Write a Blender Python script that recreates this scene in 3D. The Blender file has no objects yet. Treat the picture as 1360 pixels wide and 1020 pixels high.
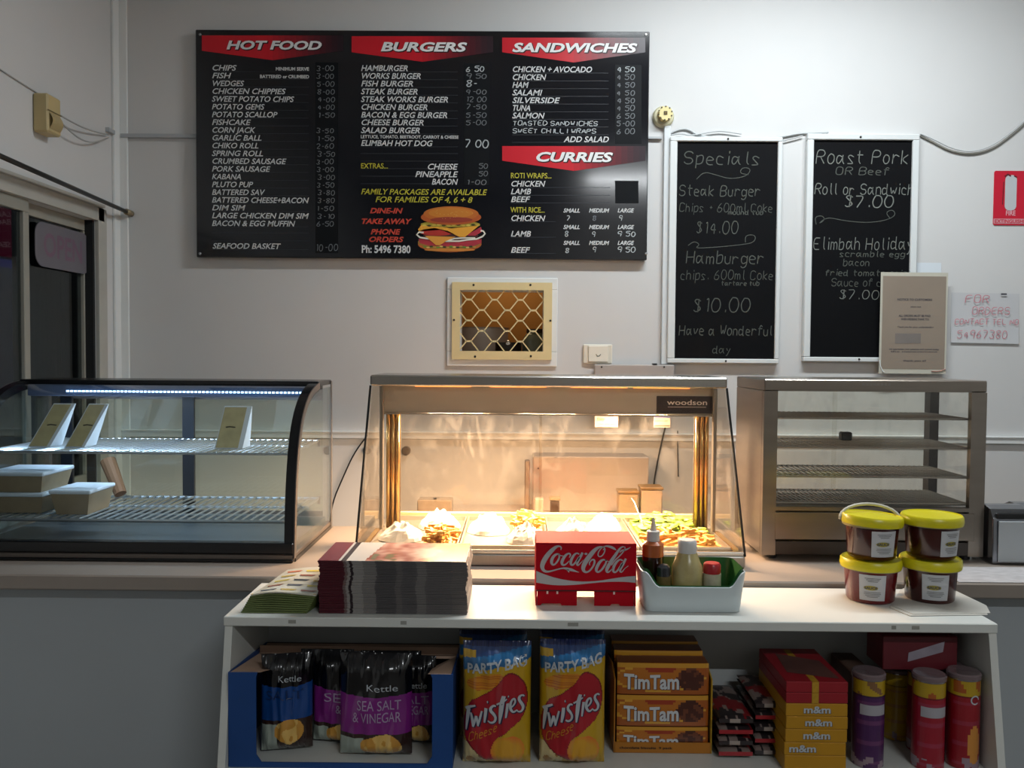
import bpy, math, random
from mathutils import Vector, Matrix, noise
random.seed(7)
PI = math.pi
SC = bpy.context.scene
COL = SC.collection

# ---------------------------------------------------------------- camera
H = 1.565            # eye height
FPX = 1150.0         # focal length in pixels of the 1360 wide frame
cam_d = bpy.data.cameras.new('camera'); cam_d.sensor_width = 36; cam_d.lens = 36*FPX/1360
cam = bpy.data.objects.new('camera', cam_d); COL.objects.link(cam)
YAW, PITCH, ROLL = 0.0070, 0.0348, 0.0075
CAMR = (Matrix.Rotation(YAW, 3, 'Z') @ Matrix.Rotation(PI/2-PITCH, 3, 'X') @ Matrix.Rotation(ROLL, 3, 'Z'))
cam.matrix_world = Matrix.Translation((0, 0, H)) @ CAMR.to_4x4()
cam_d.clip_start = 0.05
SC.camera = cam
def P(px, py, Y):
    """point on the vertical plane at distance Y that the camera sees at a photo pixel"""
    d = CAMR @ Vector(((px-680)/FPX, -(py-510)/FPX, -1))
    t = Y/d.y
    return Vector((d.x*t, Y, H+d.z*t))
def PZ(px, py, z):
    d = CAMR @ Vector(((px-680)/FPX, -(py-510)/FPX, -1))
    t = (z-H)/d.z
    return Vector((d.x*t, d.y*t, z))
def PX(px, py, X):
    d = CAMR @ Vector(((px-680)/FPX, -(py-510)/FPX, -1))
    t = X/d.x
    return Vector((X, d.y*t, H+d.z*t))

# ---------------------------------------------------------------- world, exposure
w = bpy.data.worlds.new('night'); SC.world = w; w.use_nodes = True
w.node_tree.nodes['Background'].inputs[0].default_value = (0.010, 0.012, 0.02, 1)
w.node_tree.nodes['Background'].inputs[1].default_value = 1.0
SC.view_settings.view_transform = 'Standard'; SC.view_settings.look = 'None'
SC.view_settings.gamma = 1; SC.view_settings.use_curve_mapping = False
SC.view_settings.exposure = 0.0
SC.cycles.use_denoising = True
SC.cycles.max_bounces = 10; SC.cycles.transparent_max_bounces = 24
SC.cycles.sample_clamp_indirect = 4.0
def area(name, loc, rot, sx, sy, power, col):
    l = bpy.data.lights.new(name, 'AREA'); l.shape = 'RECTANGLE'; l.size = sx; l.size_y = sy
    l.energy = power; l.color = col
    o = bpy.data.objects.new(name, l); COL.objects.link(o); o.location = loc; o.rotation_euler = rot
    return o
# fluorescent battens (their housings are built further down)
area('tube_light_over_counter', (1.10, 2.72, 3.36), (0, 0, 0), 1.4, 0.12, 56, (0.90, 0.965, 1.0))
area('tube_light_room', (1.35, -1.54, 3.36), (0, 0, 0), 1.3, 0.035, 66, (0.94, 0.98, 1.0))
# infrared heat lamps under the canopy of the heated display
for _x in (-0.20, 0.10, 0.40):
    _l = area('heat_lamp_light', (_x, 2.885, H-0.166), (0, 0, 0), 0.20, 0.03, 25, (1.0, 0.68, 0.43)); _l.data.spread = math.radians(168)
# the cold strip of diodes in the cake display
area('led_strip_light', (-1.10, 2.815, H-0.152), (0, 0, 0), 0.84, 0.012, 5.0, (0.62, 0.80, 1.0))
area('kitchen_light', (-0.05, 4.25, 2.1), (0, 0, 0), 0.3, 0.3, 1.6, (1.0, 0.75, 0.45))

# ---------------------------------------------------------------- colour and materials
def lin(c):
    if isinstance(c, str):
        c = [int(c[i:i+2], 16) for i in (0, 2, 4)]
    r = []
    for v in c:
        v /= 255.0
        r.append(v/12.92 if v <= 0.04045 else ((v+0.055)/1.055)**2.4)
    return tuple(r)
MATS = {}
def M(name, col='808080', rough=0.5, metal=0.0, var=0.06, scale=12, bump=0.0, spec=0.5, sss=0.0, coat=0.0, trans=0.0, stretch=None):
    if name in MATS: return MATS[name]
    m = bpy.data.materials.new(name); m.use_nodes = True; nt = m.node_tree; b = nt.nodes['Principled BSDF']
    c = lin(col); b.inputs['Base Color'].default_value = (*c, 1)
    b.inputs['Roughness'].default_value = rough; b.inputs['Metallic'].default_value = metal
    b.inputs['Specular IOR Level'].default_value = spec
    if coat: b.inputs['Coat Weight'].default_value = coat; b.inputs['Coat Roughness'].default_value = 0.08
    if trans: b.inputs['Transmission Weight'].default_value = trans; b.inputs['IOR'].default_value = 1.2
    if var or bump:
        tc = nt.nodes.new('ShaderNodeTexCoord'); mp = nt.nodes.new('ShaderNodeMapping')
        n = nt.nodes.new('ShaderNodeTexNoise'); n.inputs['Scale'].default_value = scale; n.inputs['Detail'].default_value = 5
        nt.links.new(tc.outputs['Object'], mp.inputs[0]); nt.links.new(mp.outputs[0], n.inputs['Vector'])
        if stretch: mp.inputs['Scale'].default_value = stretch
        if var:
            r = nt.nodes.new('ShaderNodeMapRange'); r.inputs['To Min'].default_value = 1-var*2; r.inputs['To Max'].default_value = 1+var*2
            nt.links.new(n.outputs['Fac'], r.inputs['Value'])
            x = nt.nodes.new('ShaderNodeVectorMath'); x.operation = 'SCALE'; x.inputs[0].default_value = c
            nt.links.new(r.outputs[0], x.inputs['Scale']); nt.links.new(x.outputs[0], b.inputs['Base Color'])
        if bump:
            bp = nt.nodes.new('ShaderNodeBump'); bp.inputs['Strength'].default_value = bump; bp.inputs['Distance'].default_value = 0.004
            nt.links.new(n.outputs['Fac'], bp.inputs['Height']); nt.links.new(bp.outputs[0], b.inputs['Normal'])
    MATS[name] = m; return m
def EM(name, col, strength):
    if name in MATS: return MATS[name]
    m = bpy.data.materials.new(name); m.use_nodes = True; nt = m.node_tree; nt.nodes.clear()
    e = nt.nodes.new('ShaderNodeEmission'); o = nt.nodes.new('ShaderNodeOutputMaterial')
    e.inputs[0].default_value = (*lin(col), 1); e.inputs[1].default_value = strength
    nt.links.new(e.outputs[0], o.inputs[0]); MATS[name] = m; return m
def GL(name, tint='f2f8f8', refl=1.0, smear=0.0, rough=0.02):
    """thin glass pane: clear with fresnel reflection, optionally greasy smears that scatter light"""
    if name in MATS: return MATS[name]
    m = bpy.data.materials.new(name); m.use_nodes = True; nt = m.node_tree; nt.nodes.clear()
    o = nt.nodes.new('ShaderNodeOutputMaterial'); t = nt.nodes.new('ShaderNodeBsdfTransparent'); g = nt.nodes.new('ShaderNodeBsdfGlossy')
    t.inputs[0].default_value = (*lin(tint), 1); g.inputs['Roughness'].default_value = rough
    f = nt.nodes.new('ShaderNodeFresnel'); ge = nt.nodes.new('ShaderNodeNewGeometry'); im = nt.nodes.new('ShaderNodeMapRange')
    im.inputs['To Min'].default_value = 1.5; im.inputs['To Max'].default_value = 1/1.5
    nt.links.new(ge.outputs['Backfacing'], im.inputs[0]); nt.links.new(im.outputs[0], f.inputs[0])   # same reflection from either side of the pane
    k = nt.nodes.new('ShaderNodeMath'); k.operation = 'MULTIPLY'; k.inputs[1].default_value = refl; k.use_clamp = True
    x = nt.nodes.new('ShaderNodeMixShader')
    nt.links.new(f.outputs[0], k.inputs[0]); nt.links.new(k.outputs[0], x.inputs[0]); nt.links.new(t.outputs[0], x.inputs[1]); nt.links.new(g.outputs[0], x.inputs[2])
    last = x
    if smear:
        d = nt.nodes.new('ShaderNodeBsdfDiffuse'); d.inputs[0].default_value = (.8, .8, .78, 1)
        tl = nt.nodes.new('ShaderNodeBsdfTranslucent'); tl.inputs[0].default_value = (.8, .8, .78, 1)
        ad = nt.nodes.new('ShaderNodeMixShader'); nt.links.new(d.outputs[0], ad.inputs[1]); nt.links.new(tl.outputs[0], ad.inputs[2])
        tc = nt.nodes.new('ShaderNodeTexCoord'); mp = nt.nodes.new('ShaderNodeMapping'); mp.inputs['Scale'].default_value = (9, 5, 5)
        n = nt.nodes.new('ShaderNodeTexNoise'); n.inputs['Scale'].default_value = 1.6; n.inputs['Detail'].default_value = 7; n.inputs['Distortion'].default_value = 1.4
        r = nt.nodes.new('ShaderNodeMapRange'); r.inputs['From Min'].default_value = .50; r.inputs['From Max'].default_value = .78; r.inputs['To Min'].default_value = smear*.05; r.inputs['To Max'].default_value = smear
        nt.links.new(tc.outputs['Object'], mp.inputs[0]); nt.links.new(mp.outputs[0], n.inputs['Vector']); nt.links.new(n.outputs[0], r.inputs[0])
        y = nt.nodes.new('ShaderNodeMixShader'); nt.links.new(r.outputs[0], y.inputs[0]); nt.links.new(x.outputs[0], y.inputs[1]); nt.links.new(ad.outputs[0], y.inputs[2]); last = y
    nt.links.new(last.outputs[0], o.inputs[0]); MATS[name] = m; return m
def VC(name, rough=0.4, coat=0.0, metal=0.0, bump=0.0):
    """print carried by the colour attribute of the mesh"""
    if name in MATS: return MATS[name]
    m = M(name, 'ffffff', rough, metal, 0, 60, bump, coat=coat); nt = m.node_tree
    a = nt.nodes.new('ShaderNodeVertexColor'); a.layer_name = 'Col'
    nt.links.new(a.outputs[0], nt.nodes['Principled BSDF'].inputs['Base Color']); return m

# ---------------------------------------------------------------- mesh builder (world coordinates)
class MB:
    def __init__(s): s.v = []; s.f = []; s.c = []; s.cur = None
    def add(s, vs, fs):
        n = len(s.v); s.v += [tuple(v) for v in vs]; s.f += [tuple(i+n for i in f) for f in fs]; s.c += [s.cur]*len(fs); return s
    def box(s, x0, x1, y0, y1, z0, z1):
        vs = [(x, y, z) for x in (x0, x1) for y in (y0, y1) for z in (z0, z1)]
        return s.add(vs, [(0,1,3,2),(4,6,7,5),(0,4,5,1),(2,3,7,6),(0,2,6,4),(1,5,7,3)])
    def obox(s, c, sx, sy, sz, R=None):
        R = R or Matrix.Identity(3); c = Vector(c)
        vs = [c + R @ Vector((x*sx/2, y*sy/2, z*sz/2)) for x in (-1,1) for y in (-1,1) for z in (-1,1)]
        return s.add(vs, [(0,1,3,2),(4,6,7,5),(0,4,5,1),(2,3,7,6),(0,2,6,4),(1,5,7,3)])
    def rbox(s, x0, x1, y0, y1, z0, z1, r=0.004):
        """box with softened edges"""
        c = Vector(((x0+x1)/2, (y0+y1)/2, (z0+z1)/2)); h = [(x1-x0)/2, (y1-y0)/2, (z1-z0)/2]
        r = min(r, min(h)*.9)
        vs = []; idx = {}
        for sx in (-1,1):
            for sy in (-1,1):
                for sz in (-1,1):
                    for a in range(3):
                        p = [sx*(h[0]-r), sy*(h[1]-r), sz*(h[2]-r)]
                        sg = (sx, sy, sz)[a]; p[a] = sg*h[a]
                        idx[(sx,sy,sz,a)] = len(vs); vs.append(c+Vector(p))
        fs = []
        def g(a, b, d, ax): return idx[(a,b,d,ax)]
        for sgn in (-1,1):
            q = [g(sgn,-1,-1,0), g(sgn,1,-1,0), g(sgn,1,1,0), g(sgn,-1,1,0)]; fs.append(q if sgn > 0 else q[::-1])
            q = [g(-1,sgn,-1,1), g(-1,sgn,1,1), g(1,sgn,1,1), g(1,sgn,-1,1)]; fs.append(q if sgn > 0 else q[::-1])
            q = [g(-1,-1,sgn,2), g(1,-1,sgn,2), g(1,1,sgn,2), g(-1,1,sgn,2)]; fs.append(q if sgn > 0 else q[::-1])
        for a in (-1,1):
            for b in (-1,1):
                q = [g(a,b,-1,0), g(a,b,-1,1), g(a,b,1,1), g(a,b,1,0)]; fs.append(q if a*b > 0 else q[::-1])
                q = [g(a,-1,b,2), g(a,-1,b,0), g(a,1,b,0), g(a,1,b,2)]; fs.append(q if a*b > 0 else q[::-1])
                q = [g(-1,a,b,1), g(-1,a,b,2), g(1,a,b,2), g(1,a,b,1)]; fs.append(q if a*b > 0 else q[::-1])
        for a in (-1,1):
            for b in (-1,1):
                for d in (-1,1):
                    q = [g(a,b,d,0), g(a,b,d,1), g(a,b,d,2)]; fs.append(q if a*b*d > 0 else q[::-1])
        return s.add(vs, fs)
    def tube(s, pts, r, n=6, caps=True):
        pts = [Vector(p) for p in pts]; m = len(pts); rings = []
        up = None
        for i, p in enumerate(pts):
            d = (pts[min(i+1, m-1)]-pts[max(i-1, 0)]).normalized()
            if up is None: up = Vector((0,0,1)) if abs(d.z) < .9 else Vector((0,1,0))
            a = d.cross(up); a = a.normalized() if a.length > 1e-5 else Vector((1,0,0)); b = a.cross(d).normalized(); up = b
            rr = r[i] if isinstance(r, (list, tuple)) else r
            rings.append([p + a*math.cos(2*PI*k/n)*rr + b*math.sin(2*PI*k/n)*rr for k in range(n)])
        vs = [v for q in rings for v in q]
        fs = [(i*n+k, i*n+(k+1)%n, (i+1)*n+(k+1)%n, (i+1)*n+k) for i in range(m-1) for k in range(n)]
        if caps: fs += [tuple(range(n))[::-1], tuple(range((m-1)*n, m*n))]
        return s.add(vs, fs)
    def lathe(s, prof, c, n=32, axis='Z', cb=True, ct=True, R=None):
        c = Vector(c); vs = []
        for (r, h) in prof:
            for k in range(n):
                a = 2*PI*k/n; p = Vector((r*math.cos(a), r*math.sin(a), h))
                if axis == 'Y': p = Vector((p.x, -p.z, p.y))
                if R: p = R @ p
                vs.append(c+p)
        m = len(prof)
        fs = [(i*n+k, i*n+(k+1)%n, (i+1)*n+(k+1)%n, (i+1)*n+k) for i in range(m-1) for k in range(n)]
        if cb: fs.append(tuple(range(n))[::-1])
        if ct: fs.append(tuple(range((m-1)*n, m*n)))
        return s.add(vs, fs)
    def prism(s, poly, off, closed=True):
        """polygon of 3-D points extruded by the vector off"""
        n = len(poly); off = Vector(off); vs = [Vector(p) for p in poly]+[Vector(p)+off for p in poly]
        fs = [tuple(range(n)), tuple(range(n, 2*n))[::-1]] + [(i, i+n, (i+1)%n+n, (i+1)%n) for i in range(n)]
        return s.add(vs, fs)
    def grid(s, fn, nu, nv, flip=False):
        vs = [fn(i/nu, j/nv) for j in range(nv+1) for i in range(nu+1)]
        fs = []
        for j in range(nv):
            for i in range(nu):
                a = j*(nu+1)+i; q = (a, a+1, a+nu+2, a+nu+1); fs.append(q[::-1] if flip else q)
        return s.add(vs, fs)
    def ball(s, c, rx, ry, rz, n=12, m=8, R=None, wob=0.0):
        c = Vector(c); vs = []; fs = []
        for j in range(m+1):
            for k in range(n):
                t = PI*j/m; a = 2*PI*k/n
                p = Vector((rx*math.sin(t)*math.cos(a), ry*math.sin(t)*math.sin(a), -rz*math.cos(t)))
                if wob: p *= 1+wob*noise.noise((p+c)*40)
                if R: p = R @ p
                vs.append(c+p)
        for j in range(m):
            for k in range(n): fs.append((j*n+k, j*n+(k+1)%n, (j+1)*n+(k+1)%n, (j+1)*n+k))
        return s.add(vs, fs)
    def mesh(s, name, mat, paint=None):
        me = bpy.data.meshes.new(name); me.from_pydata(s.v, [], s.f)
        if isinstance(mat, (list, tuple)):
            for m in mat: me.materials.append(m)
        elif mat: me.materials.append(mat)
        if paint or any(c is not None for c in s.c):
            at = me.color_attributes.new('Col', 'FLOAT_COLOR', 'CORNER'); buf = []
            for p in me.polygons:
                for vi in p.vertices:
                    c = paint(Vector(s.v[vi])) if paint else (s.c[p.index] or 'ffffff')
                    buf += [*lin(c), 1.0]
            at.data.foreach_set('color', buf)
        return me
    def build(s, name, mat, parent=None, smooth=False, bevel=0.0, paint=None, angle=None):
        if not s.v: return None
        me = s.mesh(name, mat, paint)
        o = bpy.data.objects.new(name, me); COL.objects.link(o)
        if parent is not None:
            root = parent
            while root.parent: root = root.parent
            me.transform((Matrix.Translation(root.location) @ root.rotation_euler.to_matrix().to_4x4()).inverted())
            o.parent = parent
        if any(k in name for k in ('lettering', 'writing', 'lines', 'prices', 'print', 'marks', 'caption')): o['kind'] = 'stuff'
        if smooth:
            me.polygons.foreach_set('use_smooth', [True]*len(me.polygons))
            if angle: me.set_sharp_from_angle(angle=math.radians(angle))
        if bevel:
            b = o.modifiers.new('Bevel', 'BEVEL'); b.width = bevel; b.segments = 2; b.limit_method = 'ANGLE'
        return o
def thing(name, label, cat, loc=(0,0,0), rotz=0.0, group=None):
    o = bpy.data.objects.new(name, None); COL.objects.link(o); o.location = loc; o.rotation_euler = (0, 0, rotz)
    o.empty_display_size = 0.05; o['label'] = label; o['category'] = cat
    if group: o['group'] = group
    return o
def tag(o, label, cat, group=None):
    """turn a single-mesh object into a thing whose origin is at the foot of its mesh"""
    me = o.data; xs = [v.co.x for v in me.vertices]; ys = [v.co.y for v in me.vertices]; zs = [v.co.z for v in me.vertices]
    c = Vector(((min(xs)+max(xs))/2, (min(ys)+max(ys))/2, min(zs)))
    me.transform(Matrix.Translation(-c)); o.location = c
    o['label'] = label; o['category'] = cat
    if group: o['group'] = group
    return o
def struct(o): o['kind'] = 'structure'; return o
def dup(o, parent=None):
    c = o.copy(); COL.objects.link(c)
    if parent is not None: c.parent = parent
    for ch in [k for k in KIDS(o)]: dup(ch, c)
    return c
def KIDS(o): return [k for k in COL.objects if k.parent == o]

# ---------------------------------------------------------------- writing
def text2d(s, h, shear=0.0, bold=0.0, align='LEFT', xs=1.0, sp=1.0):
    """built-in font as flat (vertices, faces); h = capital height"""
    c = bpy.data.curves.new('t', 'FONT'); c.body = s; c.shear = shear; c.offset = bold; c.align_x = align; c.space_character = sp
    c.resolution_u = 3; c.fill_mode = 'FRONT'
    o = bpy.data.objects.new('t', c); m = o.to_mesh(); k = h/0.69
    vs = [(v.co.x*k*xs, v.co.y*k) for v in m.vertices]; fs = [tuple(p.vertices) for p in m.polygons]
    o.to_mesh_clear(); bpy.data.objects.remove(o); bpy.data.curves.remove(c)
    return vs, fs
def chaikin(p, it=1):
    for _ in range(it):
        q = [p[0]]
        for a, b in zip(p, p[1:]):
            q.append(tuple(x*.75+y*.25 for x, y in zip(a, b))); q.append(tuple(x*.25+y*.75 for x, y in zip(a, b)))
        q.append(p[-1]); p = q
    return p
def ribbon2d(p, w0=None):
    """flat stroke along (x, y[, width]) points"""
    vs = []; fs = []; n = len(p)
    for i, a in enumerate(p):
        b0 = p[max(i-1, 0)]; b1 = p[min(i+1, n-1)]; dx, dy = b1[0]-b0[0], b1[1]-b0[1]; L = math.hypot(dx, dy) or 1
        w = (a[2] if w0 is None else w0)/2
        vs += [(a[0]-dy/L*w, a[1]+dx/L*w), (a[0]+dy/L*w, a[1]-dx/L*w)]
    for i in range(n-1): fs.append((2*i+1, 2*i+3, 2*i+2, 2*i))
    return vs, fs
GLY = {
'A':'00 26 40|12 32','B':'00 06 36 45 44 33 03|33 42 41 30 00','C':'45 36 16 05 01 10 30 41','D':'00 06 26 44 42 20 00','E':'46 06 00 40|03 33','F':'46 06 00|03 33',
'G':'45 36 16 05 01 10 30 42 22','H':'06 00|46 40|03 43','I':'26 20','J':'36 31 20 10 01','K':'06 00|46 03 40','L':'06 00 40','M':'00 06 23 46 40','N':'00 06 40 46',
'O':'16 05 01 10 30 41 45 36 16','P':'00 06 36 45 44 33 03','Q':'16 05 01 10 30 41 45 36 16|22 40','R':'00 06 36 45 44 33 03|23 40','S':'45 36 16 05 04 13 33 42 41 30 10 01',
'T':'06 46|26 20','U':'06 01 10 30 41 46','V':'06 20 46','W':'06 10 24 30 46','X':'00 46|06 40','Y':'06 23 46|23 20','Z':'06 46 00 40',
'a':'33 14 03 01 10 21 33 34|33 31 40','b':'06 00|03 14 34 31 20 00','c':'33 14 03 01 10 30','d':'33 14 03 01 10 31|36 30 40','e':'02 32 33 14 03 01 10 30','f':'35 26 15 10|04 34',
'g':'33 14 03 01 10 31|34 3a 1b 0a','h':'06 00|03 14 24 33 30','i':'14 10|15 16','j':'24 2a 0b|25 26','k':'06 00|34 02 30','l':'16 11 20','m':'04 00|03 14 23 20|23 34 43 40','n':'04 00|03 14 24 33 30',
'o':'14 03 01 10 20 31 33 24 14','p':'04 0b|03 14 34 31 20 00','q':'33 14 03 01 10 31|34 3b','r':'04 00|02 14 33','s':'33 14 03 12 21 30 00','t':'16 11 20|04 34','u':'04 01 10 20 31|34 30','v':'04 10 34','w':'04 10 23 30 44','x':'00 34|04 30','y':'04 12|34 1b 0b','z':'04 34 00 30',
'0':'16 04 02 10 30 42 44 36 16','1':'15 26 20','2':'05 16 36 44 00 40','3':'06 36 44 23|23 41 30 10 01','4':'30 36 02 42','5':'46 06 04 34 42 30 10 01','6':'36 14 01 10 30 42 33 13 02','7':'06 46 10','8':'23 05 16 36 45 23 02 10 30 42 23','9':'44 33 13 04 16 36 45 30',
'$':'35 16 05 14 32 31 10 01|26 20','.':'10 11','+':'22 24|13 33','-':'13 33','&':'40 05 16 25 01 10 42','?':'05 16 36 45 23 22|20 21',':':'11 12|14 15','=':'02 32|04 34',"'":'26 24',
}
def pt(t):
    y = {'a': -1, 'b': -2}.get(t[1], None); return (int(t[0]), int(t[1]) if y is None else y)
def hand2d(s, h, w, shear=0.12, jit=0.04, sp=1.0, rnd=random):
    """handwriting as flat strokes; h = capital height"""
    vs = []; fs = []; x = 0; k = h/6.0
    for ch in s:
        if ch == ' ': x += 3*sp; continue
        g = GLY.get(ch)
        if g is None: continue
        mx = 0; jx, jy, js = rnd.uniform(-1,1)*jit*4, rnd.uniform(-1,1)*jit*6, 1+rnd.uniform(-1,1)*jit*2
        for st in g.split('|'):
            p = [pt(t) for t in st.split()]; mx = max(mx, max(a[0] for a in p))
            p = [((a[0]*js+x+jx+rnd.uniform(-1,1)*jit*2)*k, (a[1]*js+jy+rnd.uniform(-1,1)*jit*2)*k) for a in p]
            p = [(a[0]+a[1]*shear, a[1]) for a in p]
            p = chaikin(p, 2 if len(p) > 2 else 0)
            v, f = ribbon2d(p, w); n = len(vs); vs += v; fs += [tuple(i+n for i in q) for q in f]
        x += (mx+1.5)*sp
    return vs, fs
def width2d(t): return max([v[0] for v in t[0]] or [0])
def put(mb, t, fn, col=None):
    """map flat text through fn(x, y) -> 3-D point"""
    mb.cur = col; mb.add([fn(x, y) for x, y in t[0]], t[1]); mb.cur = None
def wallfn(px, py, Y, rise=0.0):
    o = P(px, py, Y); return lambda x, y: (o.x+x, Y, o.z+y+x*rise)
# ================================================================ ROOM
YW = 3.75; XL = -1.73; XR = 3.3; YF = -2.6; ZC = 3.45
CT = 0.95            # counter top height
wallm = M('wall_paint', 'cacac9', 0.62, var=0.025, scale=2.5, bump=0.04)
whitem = M('white_gloss', 'dcdedd', 0.35, var=0.02)
# hatch opening in the back wall
h0 = P(611, 466, YW); h1 = P(722, 386, YW)
HX0, HX1, HZ0, HZ1 = h0.x, h1.x, h0.z, h1.z
m = MB()
TH = 0.12
m.box(XL-.12, HX0, YW, YW+TH, 0, ZC); m.box(HX1, XR+.12, YW, YW+TH, 0, ZC)
m.box(HX0, HX1, YW, YW+TH, 0, HZ0); m.box(HX0, HX1, YW, YW+TH, HZ1, ZC)
struct(m.build('wall_back', wallm))
# left wall with its window
wy1 = PX(126, 300, XL).y; wy0 = 1.75
wz1 = PX(126, 293, XL).z; wz0 = 1.02
m = MB()
m.box(XL-.12, XL, YF, wy0, 0, ZC); m.box(XL-.12, XL, wy1, YW, 0, ZC)
m.box(XL-.12, XL, wy0, wy1, 0, wz0); m.box(XL-.12, XL, wy0, wy1, wz1, ZC)
struct(m.build('wall_left', wallm))
shopw = M('shop_wall', '8a867f', .6, var=.04)
struct(MB().box(XR, XR+.12, YF, YW, 0, ZC).build('wall_right', wallm))
struct(MB().box(XL-.12, XR+.12, YF-.12, YF, 0, ZC).build('wall_front', shopw))
struct(MB().box(XL-.12, XR+.12, YF-.12, YW+TH, -.1, 0).build('floor', M('floor_vinyl', '57524c', 0.45, var=0.08, scale=5)))
struct(MB().box(XL-.12, XR+.12, YF-.12, YW+TH, ZC, ZC+.1).build('ceiling', M('ceiling_paint', 'd5d6d6', 0.7, var=0.02)))
# dado moulding round the back wall and the cover strip in the corner
za, zb = P(460, 572, YW).z, P(460, 582, YW).z
m = MB(); m.box(XL, XR, YW-.016, YW, zb, za-.008); m.box(XL, XR, YW-.022, YW, za-.008, za)
struct(m.build('trim_1', whitem, bevel=.002))
m = MB(); m.box(XL, XL+.045, YW-.012, YW, 0, ZC); m.box(XL, XL+.012, YW-.06, YW, 0, ZC)
struct(m.build('trim_2', whitem, bevel=.003))
struct(MB().box(XL, XR, YW-.012, YW, 0, .09).build('baseboard_back', whitem))

# window
win = bpy.data.objects.new('window_1', None); COL.objects.link(win); win.location = (XL, (wy0+wy1)/2, wz0); win['kind'] = 'structure'
alum = M('aluminium_frame', '9a978c', 0.4, metal=0.2, var=0.04)
m = MB()
for a in ((wy0-.05, wy1+.05, wz1, wz1+.055), (wy0-.05, wy1+.05, wz0-.05, wz0), (wy0-.05, wy0, wz0, wz1), (wy1, wy1+.07, wz0-.05, wz1+.055)):
    m.box(XL, XL+.016, a[0], a[1], a[2], a[3])
m.box(XL, XL+.03, wy0-.06, wy1+.03, wz1+.055, wz1+.068)
m.build('window_frame', M('window_architrave', 'a9a79f', 0.5), win, bevel=.002)
ym = PX(33, 400, XL).y
m = MB()
for (y0, y1, x) in ((wy0+.01, ym+.035, XL-.016), (ym+.030, wy1-.016, XL-.048)):
    for q in ((y0, y1, wz1-.045, wz1), (y0, y1, wz0, wz0+.04), (y0, y0+.035, wz0+.04, wz1-.045), ((y1-.035 if y1 < 3.3 else y1-.010), y1, wz0+.04, wz1-.045)):
        m.box(x-.015, x+.015, *q)
m.build('sash_frame', alum, win, bevel=.003)
m = MB().box(XL-.118, XL-.002, wy1-.0155, wy1-.001, wz0, wz1); m.build('jamb_seal', M('black_rubber', '101214', 0.6), win)
wg = GL('window_glass', 'c8d0d2', 1.2)
MB().box(XL-.018, XL-.014, wy0+.045, ym, wz0+.04, wz1-.045).build('pane', wg, win)
MB().box(XL-.050, XL-.046, ym+.065, wy1-.027, wz0+.04, wz1-.045).build('pane', wg, win)
# curtain behind the far pane, and the added red glow beyond the near one
MB().grid(lambda u, v: (XL-.20-.012*math.sin(u*60), 3.37+u*.36, wz0+v*(wz1-wz0)), 80, 2).build('mesh_blind', M('grey_blind', '3c4444', 0.9, var=.1), win)

# OPEN sign, seen from behind on the far pane
s0 = PX(46, 292, XL-.030); s1 = PX(118, 355, XL-.030)
sy0, sy1, sz0, sz1 = s0.y, s1.y, 1.0*PX(46, 352, XL-.030).z, s0.z
sg = thing('open_sign', 'pale rounded sign with faded pink OPEN letters on the window pane', 'sign', (XL-.043, (sy0+sy1)/2, sz0))
def rrect(cx, cz, w_, h_, r, n=6):
    o = []
    for k, (sx, sz) in enumerate(((1,-1),(1,1),(-1,1),(-1,-1))):
        for i in range(n+1):
            a = (-PI/2 + k*PI/2) + i*PI/2/n
            o.append((cx+sx*(w_/2-r)+r*math.cos(a), cz+sz*(h_/2-r)+r*math.sin(a)))
    return o
rr = rrect((sy0+sy1)/2, (sz0+sz1)/2, sy1-sy0, sz1-sz0, .05)
MB().prism([(XL-.0315, a, b) for a, b in rr], (.003, 0, 0)).build('face_panel', M('frosted_sign', '66636a', 0.6, var=.05), sg)
m = MB(); t = text2d('OPEN', .085, bold=.02, align='CENTER')
put(m, t, lambda x, y: (XL-.0280, (sy0+sy1)/2+x*.9, (sz0+sz1)/2-.04+y)); m.build('lettering', M('pink_letters', '6e5566', 0.6, var=.1), sg)
# added glow panels outside that give the near pane its red tint
nz = PX(8, 300, XL-.5)
n_ = thing('outside_glow', 'added red and violet glow panels outside behind the dark left window pane', 'sign', (XL-.6, 3.87, 1.93))
MB().box(XL-.62, XL-.60, 3.55, 4.2, 1.99, 2.24).build('face_panel', EM('dull_red_glow', '6e1834', .35), n_)
MB().box(XL-.60, XL-.595, 3.55, 4.2, 1.94, 1.975).build('glow_strip', EM('violet_glow', '4a4aa0', .28), n_)

# curtain rod, detector box, wiring on the left
ra = P(172, 283, YW-.02); rb = PX(0, 207, XL+.10); rd = (rb-ra)
rod = thing('curtain_rod', 'dark metal curtain rod above the window with a brass end cap', 'rod', ra)
MB().tube([ra, ra+rd*1.5], .0085, 10).build('rod_tube', M('dark_metal', '3b3a38', 0.4, metal=.8), rod, smooth=True)
MB().tube([ra+Vector((0,.018,0)), ra-rd.normalized()*-.035], .013, 10).build('end_cap', M('old_brass', '8a7d62', 0.5, metal=.4), rod, smooth=True)
c0 = PX(67, 152, XL+.04); cy0 = PX(53, 150, XL+.03).y; cy1 = PX(82, 150, XL+.06).y
zt, zb_ = PX(67, 126, XL+.05).z, PX(67, 177, XL+.05).z
det = thing('motion_detector', 'yellowed plastic motion detector box high on the left wall', 'detector', (XL, c0.y, zb_))
cream = M('aged_cream', 'b9a677', 0.45, var=.05); cream2 = M('pale_cream', 'd8c993', 0.45, var=.05)
zm = (zt*.55+zb_*.45)
hw = .045
MB().rbox(XL, XL+.055, c0.y-hw, c0.y+hw, zb_, zt, .006).build('case', cream, det)
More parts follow.
